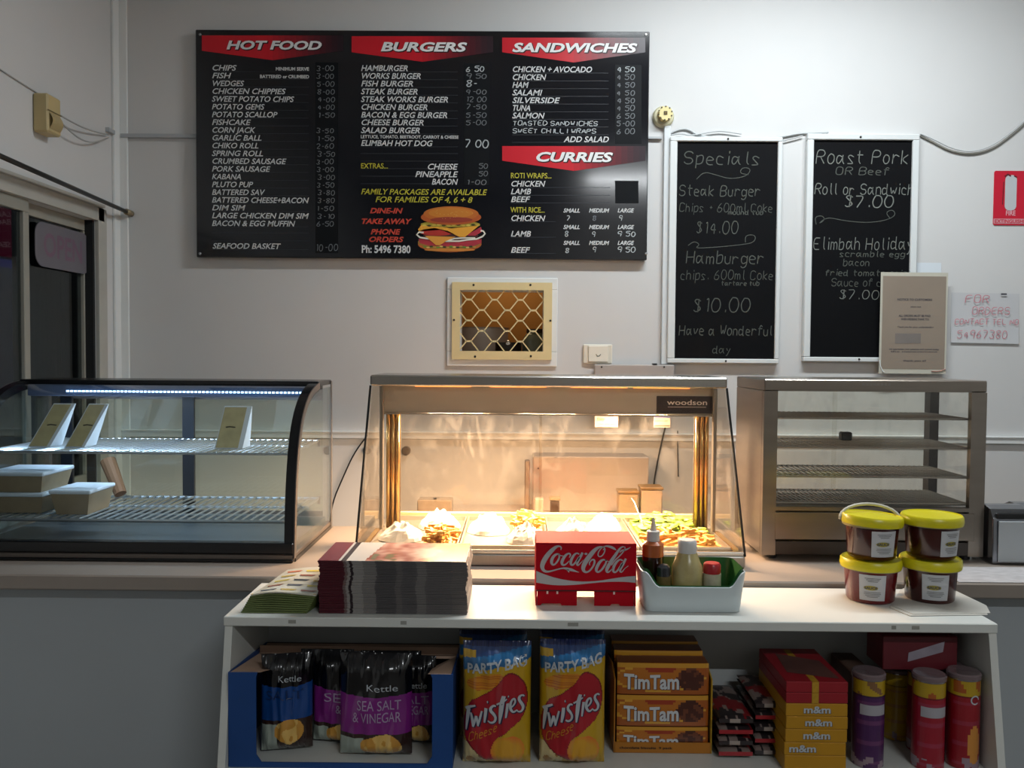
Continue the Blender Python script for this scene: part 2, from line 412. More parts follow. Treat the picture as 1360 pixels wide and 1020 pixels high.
MB().grid(lambda u, v: (XL+.056+.012*math.sin(PI*v), c0.y-hw*.8+u*hw*1.6, zb_+.015+v*(zm-zb_-.02)), 8, 8, True).build('lens', M('lens_plastic', 'a8966a', 0.35), det, smooth=True)
MB().box(XL+.055, XL+.057, c0.y-hw, c0.y+hw, zm, zm+.004).build('case_seam', M('seam', '6d5d3a', 0.6), det)
wirem = M('grey_wire', 'a3a3a0', 0.5, var=.03)
jb = PX(143, 181, XL+.010); st = Vector((XL+.05, c0.y+hw-.005, PX(78, 152, XL+.05).z))
for k, sag in enumerate((.012, .045)):
    m = MB(); e = jb+Vector((.004, -.002, .006-.012*k)); pts = []
    for i in range(13):
        u = i/12; p = st.lerp(e, u); p.z -= sag*math.sin(PI*u)+.02*k*(1-u); pts.append(p)
    m.tube(pts, .003, 6); o = m.build('detector_wire', wirem, smooth=True)
    tag(o, ['upper of two thin wires from the motion detector to the corner', 'lower sagging wire from the motion detector to the corner'][k], 'wire', 'detector wires')
m = MB(); a = P(158, 180, YW-.012); b = P(262, 180.5, YW-.012)
m.box(XL+.017, XL+.047, YW-.016, YW-.0125, a.z-.008, a.z+.008); m.box(XL, XL+.016, jb.y, YW-.061, a.z-.008, a.z+.008)
m.box(XL+.047, b.x+.02, YW-.016, YW, a.z-.008, a.z+.008)
tag(m.build('cable_duct', M('grey_duct', 'a7abae', 0.5)), 'thin grey cable duct running from the left corner to the menu board', 'duct')
m = MB(); a = P(860, 183, YW-.01); b = P(878, 183, YW-.01); m.box(a.x, b.x+.003, YW-.016, YW, a.z-.005, a.z+.004)
tag(m.build('cable_duct', M('grey_duct')), 'short grey cable duct between the menu board and the white conduit', 'duct')
m = MB(); pts = [PX(52, 125, XL+.004), PX(20, 105, XL+.004), PX(0, 92, XL+.004)]; pts.append(pts[-1]*2-pts[-2])
m.tube(pts, .0025, 5); tag(m.build('detector_wire', wirem), 'faint thin wire rising along the left wall above the motion detector', 'wire')

# ================================================================ MENU BOARD
YB = YW-.035
b0 = P(261, 342.5, YB); b1 = P(863, 42, YB)
bx0, bx1, bz0, bz1 = b0.x, b1.x, P(560, 343.5, YB).z, P(560, 40.5, YB).z
board = thing('menu_board', 'large glossy black wall menu with red banner headings', 'menu board', ((bx0+bx1)/2, YW, bz0))
bk = M('board_black', '0c0e15', 0.20, var=.0, coat=.3)
# slightly wavy acrylic so that the tube reflection spreads
nt = bk.node_tree; bs = nt.nodes['Principled BSDF']; bs.inputs['Roughness'].default_value = .13
MB().rbox(bx0, bx1, YB, YW-.004, bz0, bz1, .003).build('board_panel', bk, board)
MB().box(bx0+.1, bx1-.1, YW-.006, YW, bz0+.1, bz1-.1).build('mounting_batten', M('timber', '8a7250', .7), board)
for k, px in enumerate((266, 858)):
    for py in (46, 337):
        c = P(px, py, YB); MB().lathe([(.006, 0), (.006, .003), (.003, .005)], (c.x, YB, c.z), 10, axis='Y').build('screw', M('steel_screw', 'b0b0b0', .25, metal=.9), board)
def bw(px, py, lift=.0008): p = P(px, py, YB-lift); return p
def flat(poly, parent, name, mat, lift=.0008, paint=None, colf=None):
    return MB().add([bw(x, y, lift) for x, y in poly], [tuple(range(len(poly)))[::-1]]).build(name, mat, parent, paint=paint)
redp = VC('banner_red', 0.35)
lt = M('menu_white', 'c6c8c8', 0.5, var=.02)
def banner(x0, x1, y0, y1, yt, title, tx, th_, tw, ty):
    # red fading to dark to the right, pointed below
    n = 24; m = MB(); top = []; bot = []
    xm = (x0+x1)/2 if x1 < 650 else x0+(x1-x0)*.5
    for i in range(n):
        u0, u1 = i/n, (i+1)/n
        def yb(u):
            x = x0+(x1-x0)*u
            return y1+(yt-y1)*max(0, 1-abs(x-xm)/(xm-x0)*.97)
        f = max(0, (u0-.45)/.55); f = min(1, f*1.1)
        c = [int(a*(1-f)+b*f) for a, b in zip((196, 20, 38), (34, 14, 26))]
        m.cur = c; m.add([bw(x0+(x1-x0)*u0, y0), bw(x0+(x1-x0)*u0, yb(u0)), bw(x0+(x1-x0)*u1, yb(u1)), bw(x0+(x1-x0)*u1, y0)], [(0,1,2,3)])
    m.cur = None
    bn = m.build('banner', redp, board)
    t = text2d(title, 1, shear=.22, bold=.035); W = width2d(t)
    s = FPX/YB
    m = MB(); o = bw(tx, ty, .0022); ww = tw/s
    m.add([(o.x+x/W*ww, YB-.0022, o.z+y*th_/s) for x, y in t[0]], t[1]); m.build('heading', M('heading_white', 'e4e6e6', .5, var=0), bn)
    m = MB(); t2 = text2d(title, 1, shear=.22, bold=.06)
    m.add([(o.x+x/W*ww+.003, YB-.0015, o.z+y*th_/s-.003) for x, y in t2[0]], t2[1]); m.build('heading_shadow', M('heading_shadow', '23080c', .5, var=0), bn)
banner(268, 456, 47, 67, 80, 'HOT FOOD', 300, 10.5, 126, 65)
banner(467, 655, 48, 69, 82, 'BURGERS', 505, 11, 114, 67.5)
banner(667, 857, 50, 69, 83, 'SANDWICHES', 680, 11, 164, 68.5)
banner(667, 857, 194, 213, 227, 'CURRIES', 710, 11.5, 103, 214)
strip = M('price_strip', '131518', 0.5, var=.04, spec=.12); strip2 = M('price_patch', '1c1d20', 0.7, var=0)
for q in ((419, 83, 449, 336), (616, 84, 650, 246), (817, 86, 852, 191), (817, 240, 848, 270)):
    flat([(q[0], q[1]), (q[2], q[1]+.2), (q[2], q[3]), (q[0], q[3])], board, 'price_strip', strip)
# ruled faint lines
m = MB(); rules = M('faint_rule', '2c3036', .5, var=0)
def rule(x0, x1, y):
    a = bw(x0, y, .0006); b = bw(x1, y, .0006); h_ = .0009; m.add([(a.x, a.y, a.z-h_), (b.x, b.y, b.z-h_), (b.x, b.y, b.z+h_), (a.x, a.y, a.z+h_)], [(0,1,2,3)])
hot = ['CHIPS','FISH','WEDGES','CHICKEN CHIPPIES','SWEET POTATO CHIPS','POTATO GEMS','POTATO SCALLOP','FISHCAKE','CORN JACK','GARLIC BALL','CHIKO ROLL','SPRING ROLL','CRUMBED SAUSAGE','PORK SAUSAGE','KABANA','PLUTO PUP','BATTERED SAV','BATTERED CHEESE+BACON','DIM SIM','LARGE CHICKEN DIM SIM','BACON & EGG MUFFIN']
hotw = [33,26,43,98,109,70,87,52,58,66,62,68,99,78,39,55,71,129,45,129,111]
hotp = ['3·00','3·00','5·00','8·00','4·00','4·00','1·50','','3·50','1·50','2·60','3·50','3·00','3·00','3·00','3·50','3·80','3·80','1·50','3·10','6·50']
s = FPX/YB
W_ = MB()
def line(t_, px, py, wpx, hpx=7.0, mb=None, align='L', shear=.25, bold=.018, lift=.0012):
    t = text2d(t_, 1, shear=shear, bold=bold); W = width2d(t) or 1
    if align == 'R': px = px-wpx
    o = bw(px, py, lift); mb = mb or W_
    mb.add([(o.x+x/W*wpx/s, YB-lift, o.z+y*hpx/s) for x, y in t[0]], t[1])
for i, (a, b) in enumerate(zip(hot, hotw)):
    y = 93.5+i*10.32; line(a, 281, y, b); rule(281, 410, y+1.5)
line('MINIMUM SERVE', 410, 93.5, 44, 4.2, align='R', shear=0, bold=.03); line('BATTERED or CRUMBED', 410, 103.7, 65, 4.2, align='R', shear=0, bold=.03)
line('SEAFOOD BASKET', 282, 330, 91); rule(281, 410, 309.5); rule(281, 410, 320); rule(281, 410, 331.5)
bur = [('HAMBURGER', 62, 94), ('WORKS BURGER', 79, 104.3), ('FISH BURGER', 69, 114.5), ('STEAK BURGER', 75, 125), ('STEAK WORKS BURGER', 115, 135.3), ('CHICKEN BURGER', 88, 145.7), ('BACON & EGG BURGER', 114, 156), ('CHEESE BURGER', 83, 166), ('SALAD BURGER', 78, 176.5), ('ELIMBAH HOT DOG', 95, 193.5)]
for a, b, y in bur: line(a, 479, y, b, 7.2); rule(479, 608, y+1.5)
line('LETTUCE, TOMATO, BEETROOT, CARROT & CHEESE', 479, 183.5, 129, 4, shear=0, bold=.02)
for y in (204, 214, 224, 234, 244): rule(479, 608, y)
line('CHEESE', 608, 225, 41, 7.4, align='R'); line('PINEAPPLE', 608, 235, 57, 7.4, align='R'); line('BACON', 608, 245, 35, 7.4, align='R')
san = [('CHICKEN + AVOCADO', 105, 95.5), ('CHICKEN', 45, 106), ('HAM', 22, 116.3), ('SALAMI', 40, 126.5), ('SILVERSIDE', 63, 136.7), ('TUNA', 24, 147), ('SALMON', 43, 157)]
for a, b, y in san: line(a, 680, y, b, 7.2); rule(680, 808, y+1.5)
for y in (168.5, 179, 189): rule(680, 808, y)
line('ADD SALAD', 808, 188.5, 59, 7.2, align='R')
for i, a in enumerate(('CHICKEN', 'LAMB', 'BEEF')): line(a, 678, 247.5+i*10.3, (46, 27, 26)[i], 7.2); rule(678, 810, 249+i*10.3)
for a, b, y in (('CHICKEN', 46, 293.3), ('LAMB', 27, 314), ('BEEF', 26, 335.5)): line(a, 678, y, b, 7.2); rule(678, 738, y+1)
for y in (282, 304, 325):
    line('SMALL', 748, y, 22, 5, bold=.03); line('MEDIUM', 782, y, 27, 5, bold=.03); line('LARGE', 820, y, 22, 5, bold=.03)
line('Ph: 5496 7380', 480, 335.5, 65, 9.5, shear=0, bold=.03)
W_.build('white_lettering', lt, board); m.build('ruled_lines', rules, board)
m2 = MB(); ym_ = M('menu_yellow', 'a8a22c', 0.5, var=0)
line('EXTRAS...', 479, 223.5, 36, 6.6, m2, shear=0); line('FAMILY PACKAGES ARE AVAILABLE', 479, 258, 167, 7.2, m2); line('FOR FAMILIES OF 4, 6 + 8', 498, 268.3, 129, 7.2, m2)
line('ROTI WRAPS...', 678, 236.5, 54, 6.8, m2, shear=0, bold=.02); line('WITH RICE...', 678, 282, 45, 6.8, m2, shear=0, bold=.02)
m2.build('yellow_lettering', ym_, board)
m2 = MB(); line('DINE-IN', 491, 283, 44, 6.6, m2, bold=.04); line('TAKE AWAY', 479, 297, 68, 6.6, m2, bold=.04); line('PHONE', 492, 311, 40, 6.6, m2, bold=.04); line('ORDERS', 489, 321, 47, 6.6, m2, bold=.04)
m2.build('orange_lettering', M('menu_orange', 'b23a28', 0.5, var=0), board)
rnd = random.Random(3)
def scrawl(mb, t_, px, py, wpx, hpx, wd=1.0, lift=.0014, Y=None, sc=None, jit=.05, shear=.1):
    t = hand2d(t_, 1, wd/hpx, rnd=rnd, jit=jit, shear=shear); W = width2d(t) or 1; k = sc or s
    t0 = ([], 0)
    if Y is None: o = bw(px, py, lift); YY = YB-lift
    else: o = P(px, py, Y); YY = Y
    ax = wpx/k/W; az = hpx/k
    mb.add([(o.x+x*ax, YY, o.z+y*az) for x, y in t[0]], t[1])
m3 = MB(); m4 = MB()
for i, a in enumerate(hotp):
    if a: scrawl(m3, a.replace('·', '-'), 421+rnd.uniform(-1, 1), 94+i*10.32, 23, 6, .8)
scrawl(m3, '10-00', 419, 333, 30, 9, 1.0)
for a, y in (('9 50', 104), ('9-00', 125), ('12 00', 135), ('7-50', 145), ('5-50', 156), ('5-00', 166), ('50', 224), ('50', 234), ('1-00', 245)):
    scrawl(m3, a, 636 if len(a) == 2 else 619, y, 12 if len(a) == 2 else 27, 6, .8)
scrawl(m4, '6 50', 619, 95, 24, 6.5, 1.1); scrawl(m4, '8-', 619, 115, 14, 7.5, 1.2); scrawl(m4, '7 00', 617, 196, 32, 9.5, 1.3)
for i, a in enumerate(('4 50', '4 50', '4 50', '4 50', '4 50', '4 50', '6 50', '5-00', '6 00')):
    scrawl(m3 if i else m4, a, 819, 95.5+i*10.3, 24, 6.5, .9)
scrawl(m4, 'TOASTED SANDWICHES', 681, 166.3, 112, 5.6, .9); scrawl(m4, 'SWEET CHILLI WRAPS', 681, 176.5, 110, 5.6, .9)
for a, x, y in (('7', 752, 293), ('9', 822, 293), ('8', 750, 314), ('9', 786, 314), ('9 50', 820, 314), ('8', 751, 336), ('9', 787, 335), ('9 50', 820, 335)):
    scrawl(m4, a, x, y, 24 if len(a) > 1 else 5, 6.5, 1.0)
scrawl(m3, '8', 787, 293, 5, 6, 1)
m3.build('handwritten_prices', M('faint_marker', '6a6e72', .6, var=0), board); m4.build('handwritten_lettering', M('bright_marker', 'aab0b2', .6, var=0), board)
# the burger picture, printed flat
def el(cx, cy, rx, ry, n=28, a0=0, a1=2*PI): return [(cx+rx*math.cos(a0+(a1-a0)*i/n), cy-ry*math.sin(a0+(a1-a0)*i/n)) for i in range(n+(a1-a0 < 6.2))]
bp = MB(); Z_ = [0]
def zp(x, y): return (550+x/14.17, 268+y/14.17)
def layer(poly, col, z=None):
    Z_[0] += 1; l = .0008+.0001*Z_[0]; bp.cur = col
    c = (sum(p[0] for p in poly)/len(poly), sum(p[1] for p in poly)/len(poly))
    vs = [bw(*zp(*c), l)]+[bw(*zp(*p), l) for p in poly]; n = len(poly)
    bp.add(vs, [(0, 1+(i+1) % n, 1+i) for i in range(n)])
layer(el(670, 800, 600, 150), 'a8571f'); layer(el(670, 760, 600, 150), '8c6a2a')
layer([(80, 700), (180, 690), (600, 770), (900, 750), (1270, 700), (1265, 780), (1100, 840), (700, 840), (300, 830), (110, 780)], 'a02a38')
for k in range(16): layer(el(200+k*62, 850+12*math.sin(k*2.1), 34, 16, 8), ['5f8a2e', 'c9b060', '2f3a18', 'a9853c'][k % 4])
layer(el(670, 905, 480, 28), 'c07a30')
layer(el(690, 640, 520, 110), '3c1a18')
layer(el(430, 570, 320, 70), 'a32a22'); layer([(980, 630), (1260, 470), (1280, 560), (1150, 640)], 'a32838')
def ring(p, w_, col):
    Z_[0] += 1; l = .0008+.0001*Z_[0]; v, f = ribbon2d([(a, -b) for a, b in p], w_); bp.cur = col
    bp.add([bw(*zp(a, -b), l) for a, b in v], f)
ring([(180, 580), (90, 570), (50, 620), (110, 670), (300, 700), (600, 740), (850, 740), (1000, 715), (1180, 700), (1290, 650), (1335, 600), (1300, 550), (1250, 545)], 30, 'd8d6c8')
ring([(600, 745), (760, 690), (950, 680), (1150, 680)], 24, 'd8d6c8')
layer([(200, 640), (780, 660), (600, 740), (480, 820), (410, 815)], 'd09038')
layer([(130, 440), (400, 460), (700, 500), (1220, 450), (960, 660), (850, 660), (640, 550), (380, 490), (180, 520), (90, 555), (75, 520)], 'd89a30')
layer(el(680, 420, 560, 60), '9a8a2c')
for k in range(12): layer(el(190+k*92, 440+10*math.sin(k*1.7), 40, 18, 8), ['c8b850', '3c3a14', 'b8a040'][k % 3])
layer(el(695, 290, 570, 145), 'a8501c'); layer(el(695, 225, 520, 140), 'b0601e'); layer(el(690, 210, 420, 100), 'bb7424'); layer(el(700, 340, 400, 55), '8c3222')
for k in range(40): layer(el(695+480*math.cos(k*2.4)*((k % 7)/7), 230+105*math.sin(k*2.4)*((k % 7)/7), 9, 5, 6), 'c99a4c')
bp.cur = None; bp.build('burger_picture', VC('burger_print', .45), board)

# ================================================================ CHALK BOARDS
slate = M('slate_black', '090a0d', 0.7, spec=.12, var=.12, scale=6); frm = M('board_frame_white', 'd2d6d6', .4, var=.02)
chalkm = M('chalk_dim', '50544f', .95, var=.25, scale=60); chalkb = M('chalk_bright', '727671', .95, var=.3, scale=60)
def chalkboard(label, ox0, oy0, ox1, oy1, ix0, iy0, ix1, iy1, lines, swirls, screws):
    Yc = YW-.03; a = P(ox0, oy1, Yc); b = P(ox1, oy0, Yc); i0 = P(ix0, iy1, Yc); i1 = P(ix1, iy0, Yc)
    t = thing('chalkboard', label, 'chalkboard', ((a.x+b.x)/2, YW, a.z), group='tall chalkboards on the back wall')
    MB().box(a.x+.004, b.x-.004, YW-.018, YW, a.z+.004, b.z-.004).build('slate', slate, t)
    for nm, q in (('frame_rail', (a.x, b.x, i1.z, b.z)), ('frame_rail', (a.x, b.x, a.z, i0.z)), ('frame_rail', (a.x, i0.x, i0.z, i1.z)), ('frame_rail', (i1.x, b.x, i0.z, i1.z))):
        MB().rbox(q[0], q[1], Yc, YW, q[2], q[3], .003).build(nm, frm, t)
    for px, py in screws:
        c = P(px, py, Yc); MB().lathe([(.0045, 0), (.0045, .002), (.002, .004)], (c.x, Yc, c.z), 8, axis='Y').build('screw', M('dark_screw', '33312e', .4, metal=.6), t)
    for mat, nm, L in ((chalkm, 'chalk_writing', [l for l in lines if l[5] < 1]), (chalkb, 'bright_chalk_writing', [l for l in lines if l[5] >= 1])):
        mm = MB()
        for l in L: scrawl(mm, l[0], l[1], l[2], l[3], l[4], 1.25 if l[4] > 12 else .9, Y=YW-.0188, sc=FPX/YW, jit=.03)
        if mat is chalkm:
            for sw in swirls:
                p = chaikin(sw, 3); v, f = ribbon2d([(x, -y) for x, y in p], .9)
                mm.add([P(x, -y, YW-.0188) for x, y in v], f)
        mm.build(nm, mat, t)
chalkboard('tall chalkboard of Specials, nearer the menu board', 886, 182, 1040, 482, 896, 188, 1034, 476,
  [('Specials', 908, 218, 99, 17, 0), ('Steak Burger', 902, 260, 106, 14, 0), ('Chips + 600ml Coke', 902, 281, 122, 11, 0), ('mound tub', 967, 285, 46, 6, 0), ('$14.00', 925, 310, 55, 16, 0),
   ('Hamburger', 911, 350, 102, 16, 0), ('chips. 600ml Coke', 904, 371, 121, 12, 0), ('tartare tub', 958, 379, 50, 6, 0), ('$10.00', 921, 414, 75, 18, 0), ('Have a Wonderful', 902, 445, 122, 13, 0), ('day', 946, 469, 24, 10, 0)],
  [[(925, 238), (935, 228), (950, 232), (970, 238), (992, 234), (998, 224), (986, 222), (982, 230), (994, 232)], [(914, 326), (922, 320), (930, 325), (922, 330), (955, 328), (985, 325), (1002, 322), (1004, 312), (990, 312), (990, 322)]],
  [(967, 184.5), (964, 479.5)])
chalkboard('tall chalkboard of Roast Pork, partly behind the laminated notice', 1067, 178, 1222, 480, 1076, 186, 1213, 474,
  [('Roast Pork', 1084, 217, 120, 18, 1), ('OR Beef', 1110, 232, 70, 10, 0), ('Roll or Sandwich', 1082, 258, 128, 14, 1), ('$7.00', 1122, 275, 64, 15, 1),
   ('Elimbah Holiday', 1080, 331, 130, 16, 1), ('scramble egg', 1115, 341, 86, 8, 0), ('bacon', 1120, 353, 34, 9, 0), ('fried tomato onion', 1096, 366, 114, 8, 0), ('Sauce of choice', 1104, 380, 96, 10, 0), ('$7.00', 1115, 397, 52, 12, 1)],
  [[(1084, 298), (1082, 288), (1092, 286), (1096, 292), (1086, 298), (1098, 288), (1120, 293), (1150, 296), (1176, 293), (1190, 286), (1186, 278), (1176, 282), (1182, 290)]],
  [(1143, 182), (1141, 477)])
# ================================================================ OTHER THINGS ON THE BACK WALL
# hatch grille
Yg = YW-.022
g0 = P(600, 477, Yg); g1 = P(733.5, 375.5, Yg); a0 = P(593, 486, Yg); a1 = P(741, 369, Yg)
gr = thing('security_grille', 'cream diamond mesh grille screwed over the small wall hatch', 'grille', ((g0.x+g1.x)/2, YW-.012, g0.z))
m = MB(); fo = M('grille_cream', 'd6c493', 0.45, var=.03); yy = (YW-.024, YW-.0125)
m.box(g0.x, g1.x, *yy, HZ1, g1.z); m.box(g0.x, g1.x, *yy, g0.z, HZ0); m.box(g0.x, HX0, *yy, HZ0, HZ1); m.box(HX1, g1.x, *yy, HZ0, HZ1)
m.build('grille_frame', fo, gr)
m = MB(); nx = 34/FPX*YW; nz_ = 13.75/FPX*YW
ox, oz = P(623, 398, YW).x, P(623, 398, YW).z
def clipseg(p, q):
    (x0, z0), (x1, z1) = p, q; t0, t1 = 0, 1
    for d, lo, hi, a in ((x1-x0, HX0, HX1, x0), (z1-z0, HZ0, HZ1, z0)):
        if abs(d) < 1e-9:
            if a < lo or a > hi: return None
            continue
        u, v = (lo-a)/d, (hi-a)/d
        if u > v: u, v = v, u
        t0, t1 = max(t0, u), min(t1, v)
    return None if t0 >= t1 else ((x0+(x1-x0)*t0, z0+(z1-z0)*t0), (x0+(x1-x0)*t1, z0+(z1-z0)*t1))
nh = .010
for r in range(-3, 9):
    for c in range(-2, 7):
        x = ox + c*nx + (nx/2 if r % 2 else 0); z = oz - r*nz_
        for sg in (None, -1, 1):
            p, q = ((x-nh, z), (x+nh, z)) if sg is None else ((x+sg*nh, z), (x+sg*(nx/2-nh), z-nz_))
            cs = clipseg(p, q)
            if cs: m.obox((((cs[0][0]+cs[1][0])/2), YW-.009, (cs[0][1]+cs[1][1])/2), math.hypot(cs[1][0]-cs[0][0], cs[1][1]-cs[0][1]), .005, .0075 if sg is None else .0048, Matrix.Rotation(-math.atan2(cs[1][1]-cs[0][1], cs[1][0]-cs[0][0]), 3, 'Y'))
m.build('diamond_mesh', fo, gr)
for px, py in ((629, 378.5), (704.5, 378.5), (603, 425), (731, 426), (631, 473.5), (705, 473)):
    c = P(px, py, Yg); MB().lathe([(.005, 0), (.005, .002), (.002, .003)], (c.x, YW-.024, c.z), 8, axis='Y').build('screw', M('dark_screw'), gr)
m = MB()
for q in ((a0.x, a1.x, HZ1+.002, a1.z), (a0.x, a1.x, a0.z, HZ0-.002), (a0.x, HX0-.002, HZ0-.002, HZ1+.002), (HX1+.002, a1.x, HZ0-.002, HZ1+.002)): m.box(q[0], q[1], YW-.012, YW, q[2], q[3])
struct(m.build('trim_3', whitem, bevel=.003))
# the room behind the hatch
br = M('kitchen_wall', '9a6a2c', .6, var=.05)
m = MB(); m.box(HX0-.5, HX1+.5, 4.5, 4.55, HZ0-.3, HZ1+.5); m.box(HX0-.55, HX0-.5, YW+TH, 4.55, HZ0-.3, HZ1+.5); m.box(HX1+.5, HX1+.55, YW+TH, 4.55, HZ0-.3, HZ1+.5)
m.box(HX0-.55, HX1+.55, YW+TH, 4.55, HZ1+.5, HZ1+.55)
struct(m.build('wall_kitchen', br))
struct(MB().box(HX0-.55, HX1+.55, YW+TH, 4.55, HZ0-.32, HZ0-.02).build('trim_4', M('kitchen_bench', '5a4a3a', .5)))
steel = M('brushed_steel', 'a9a49b', 0.32, metal=.95, var=.06, scale=30, stretch=(1, 1, 14))
zz = HZ0-.019
def at(px, Y): return P(px, 460, Y).x
t = thing('mixing_bowl', 'greyish steel tub seen through the left of the hatch mesh', 'tub', (at(640, 4.25), 4.25, zz))
m = MB(); m.lathe([(.10, 0), (.125, .02), (.13, .13), (.135, .135)], t.location, 24); m.build('bowl_body', M('grey_pot', 'c4bab2', .5, metal=.3), t, smooth=True, angle=40)
t = thing('steel_pot', 'small dark steel pot with a shiny knob in the hatch', 'pot', (at(675, 3.97), 3.97, zz))
m = MB(); m.lathe([(.055, 0), (.06, .01), (.06, .06)], t.location, 20); m.build('pot_body', M('dark_steel', '3a3632', .3, metal=.8), t, smooth=True, angle=40)
m = MB(); m.ball((t.location.x, 3.91, zz+.055), .014, .012, .014); m.build('knob', M('bright_steel', 'd8d8d8', .15, metal=1), t, smooth=True)
t = thing('glass_jar', 'round greenish glass jar at the right end of the hatch', 'jar', (at(711, 4.02), 4.02, zz))
m = MB(); m.lathe([(.04, 0), (.062, .015), (.066, .06), (.05, .095), (.04, .105)], t.location, 20); m.build('jar_body', M('green_glass', '6e7562', .12, coat=.5), t, smooth=True, angle=50)
m = MB(); m.lathe([(.042, 0), (.042, .018)], Vector(t.location)+Vector((0, 0, .105)), 20); m.build('lid', M('dark_steel'), t)

# siren, conduit, outlet, junction box, cables
c = P(882, 153.5, YW-.03); R_ = 14/FPX*YW
sr = thing('alarm_sounder', 'round cream alarm sounder with a square dark centre beside the menu board', 'alarm', (c.x, YW, c.z-R_))
MB().lathe([(R_, 0), (R_, .012), (R_*.86, .02)], (c.x, YW, c.z), 36, axis='Y').build('base_ring', M('sounder_base', 'c9c4a2', .4, var=.04), sr, smooth=True, angle=40)
m = MB(); n = 64; pr = []
for k in range(n):
    a = 2*PI*k/n; r = R_*.66*(1 if math.cos(a*9) > -.6 else .84); pr.append((c.x+.003+r*math.cos(a), YW-.0205, c.z+.006+r*math.sin(a)))
m.prism(pr, (0, -.028, 0)); m.build('slotted_cap', M('sounder_cap', 'd9cb91', .45, var=.04), sr)
m = MB()
for i in range(10):
    a_ = 2*PI*(i+.4)/10; m.lathe([(.0034, 0), (.0034, .0012)], (c.x+.002+R_*.62*math.cos(a_), YW-.0487, c.z+.005+R_*.62*math.sin(a_)), 8, axis='Y')
o = m.build('vent_holes', M('dark_port', '3a2e08', .6), sr); o['kind'] = 'stuff'
q = .0075; MB().box(c.x+.003-q, c.x+.003+q, YW-.0505, YW-.049, c.z+.006-q, c.z+.006+q).build('square_port', M('dark_port', '3a2e08', .6), sr)
MB().box(c.x+.003-q*.4, c.x+.003+q*.4, YW-.0515, YW-.0505, c.z+.006-q*.4, c.z+.006+q*.4).build('port_core', M('port_core', '7a661e', .6), sr)
a = P(878, 166, YW); b = P(886.5, 484, YW)
cd = MB().rbox(P(880, 300, YW).x-.001, P(888, 300, YW).x+.001, YW-.017, YW, b.z, P(880, 168, YW).z, .002).build('conduit', M('conduit_white', 'cdd2d4', .45, var=.02))
tag(cd, 'white square conduit dropping from the alarm sounder to the grey box', 'conduit')
a = P(774, 483, YW); b = P(813, 457.5, YW)
t = thing('power_outlet', 'white wall switch plate below the menu board', 'switch', ((a.x+b.x)/2, YW, a.z))
pl = M('switch_plastic', 'd9d3c4', .35, var=.02)
MB().rbox(a.x, b.x, YW-.012, YW, a.z, b.z, .004).build('mounting_block', pl, t)
MB().rbox(a.x+.022, b.x-.018, YW-.018, YW-.0121, a.z+.008, b.z-.006, .004).build('face_plate', M('switch_face', 'e2dccd', .3, var=.02), t)
mx, mz = (a.x+b.x)/2+.002, (a.z+b.z)/2
m = MB(); pts = [(mx+.009*math.cos(u), YW-.0185, mz+.009*math.sin(u)) for u in [PI+PI*i/10 for i in range(11)]]; m.tube(pts, .0012, 5); m.build('dolly', M('dark_screw'), t)
a = P(788, 502, YW); b = P(893, 484.5, YW)
t = thing('junction_box', 'flat grey metal box on the wall behind the heated display', 'junction box', ((a.x+b.x)/2, YW, P(800, 560, YW).z))
MB().rbox(a.x, b.x, YW-.05, YW-.018, P(800, 540, YW).z, b.z, .004).build('box_cover', M('junction_grey', 'a39c97', .5, var=.03), t)
MB().box(a.x+.01, b.x-.01, YW-.018, YW, P(800, 538, YW).z, b.z-.005).build('back_plate', M('junction_grey'), t)
for px in (799, 882): c = P(px, 487.5, YW-.05); MB().lathe([(.004, 0), (.004, .002)], (c.x, YW-.05, c.z), 8, axis='Y').build('screw', M('dark_screw'), t)
c = P(869, 482, YW-.03); MB().box(c.x-.009, c.x+.009, YW-.05, YW-.02, b.z, b.z+.006).build('clip', M('black_plastic', '15161a', .4), t)

def wire(px_pts, label, r=.0035, Y=YW-.006, mat=None, name='cable', grp='loose pale cables above the chalkboards', cat='cable'):
    pts = chaikin([tuple(P(x, y, Y)) for x, y in px_pts], 2)
    o = MB().tube(pts, r, 6).build(name, mat or M('pale_cable', 'b4b8b9', .5, var=.03), smooth=True); return tag(o, label, cat, grp)
wire([(887, 179), (900, 172), (914, 171), (928, 181), (960, 183.5), (1004, 183.5), (1040, 182), (1060, 177), (1100, 176)], 'pale cable waving over the top edge of the Specials chalkboard', .0045)
wire([(887, 180), (905, 177), (916, 180.5), (940, 176), (958, 173.5), (985, 178)], 'pale cable making two small humps above the Specials chalkboard', .003, YW-.0125)
wire([(1040, 187), (1062, 181.5), (1066, 180)], 'short pale cable bridging the gap between the two chalkboards', .003, YW-.0125)
wire([(1222, 180), (1240, 189), (1262, 201), (1290, 205.5), (1318, 198), (1345, 178), (1362, 163), (1375, 150)], 'thicker twisted pale cable sagging above the fire extinguisher sign', .0045, mat=M('twisted_cable', '8f8e86', .5, var=.1))
wire([(1222, 177.5), (1242, 186), (1264, 197.5), (1290, 202.5), (1316, 195), (1343, 176), (1360, 161), (1375, 148)], 'thinner pale cable sagging above the fire extinguisher sign', .0025, YW-.014)

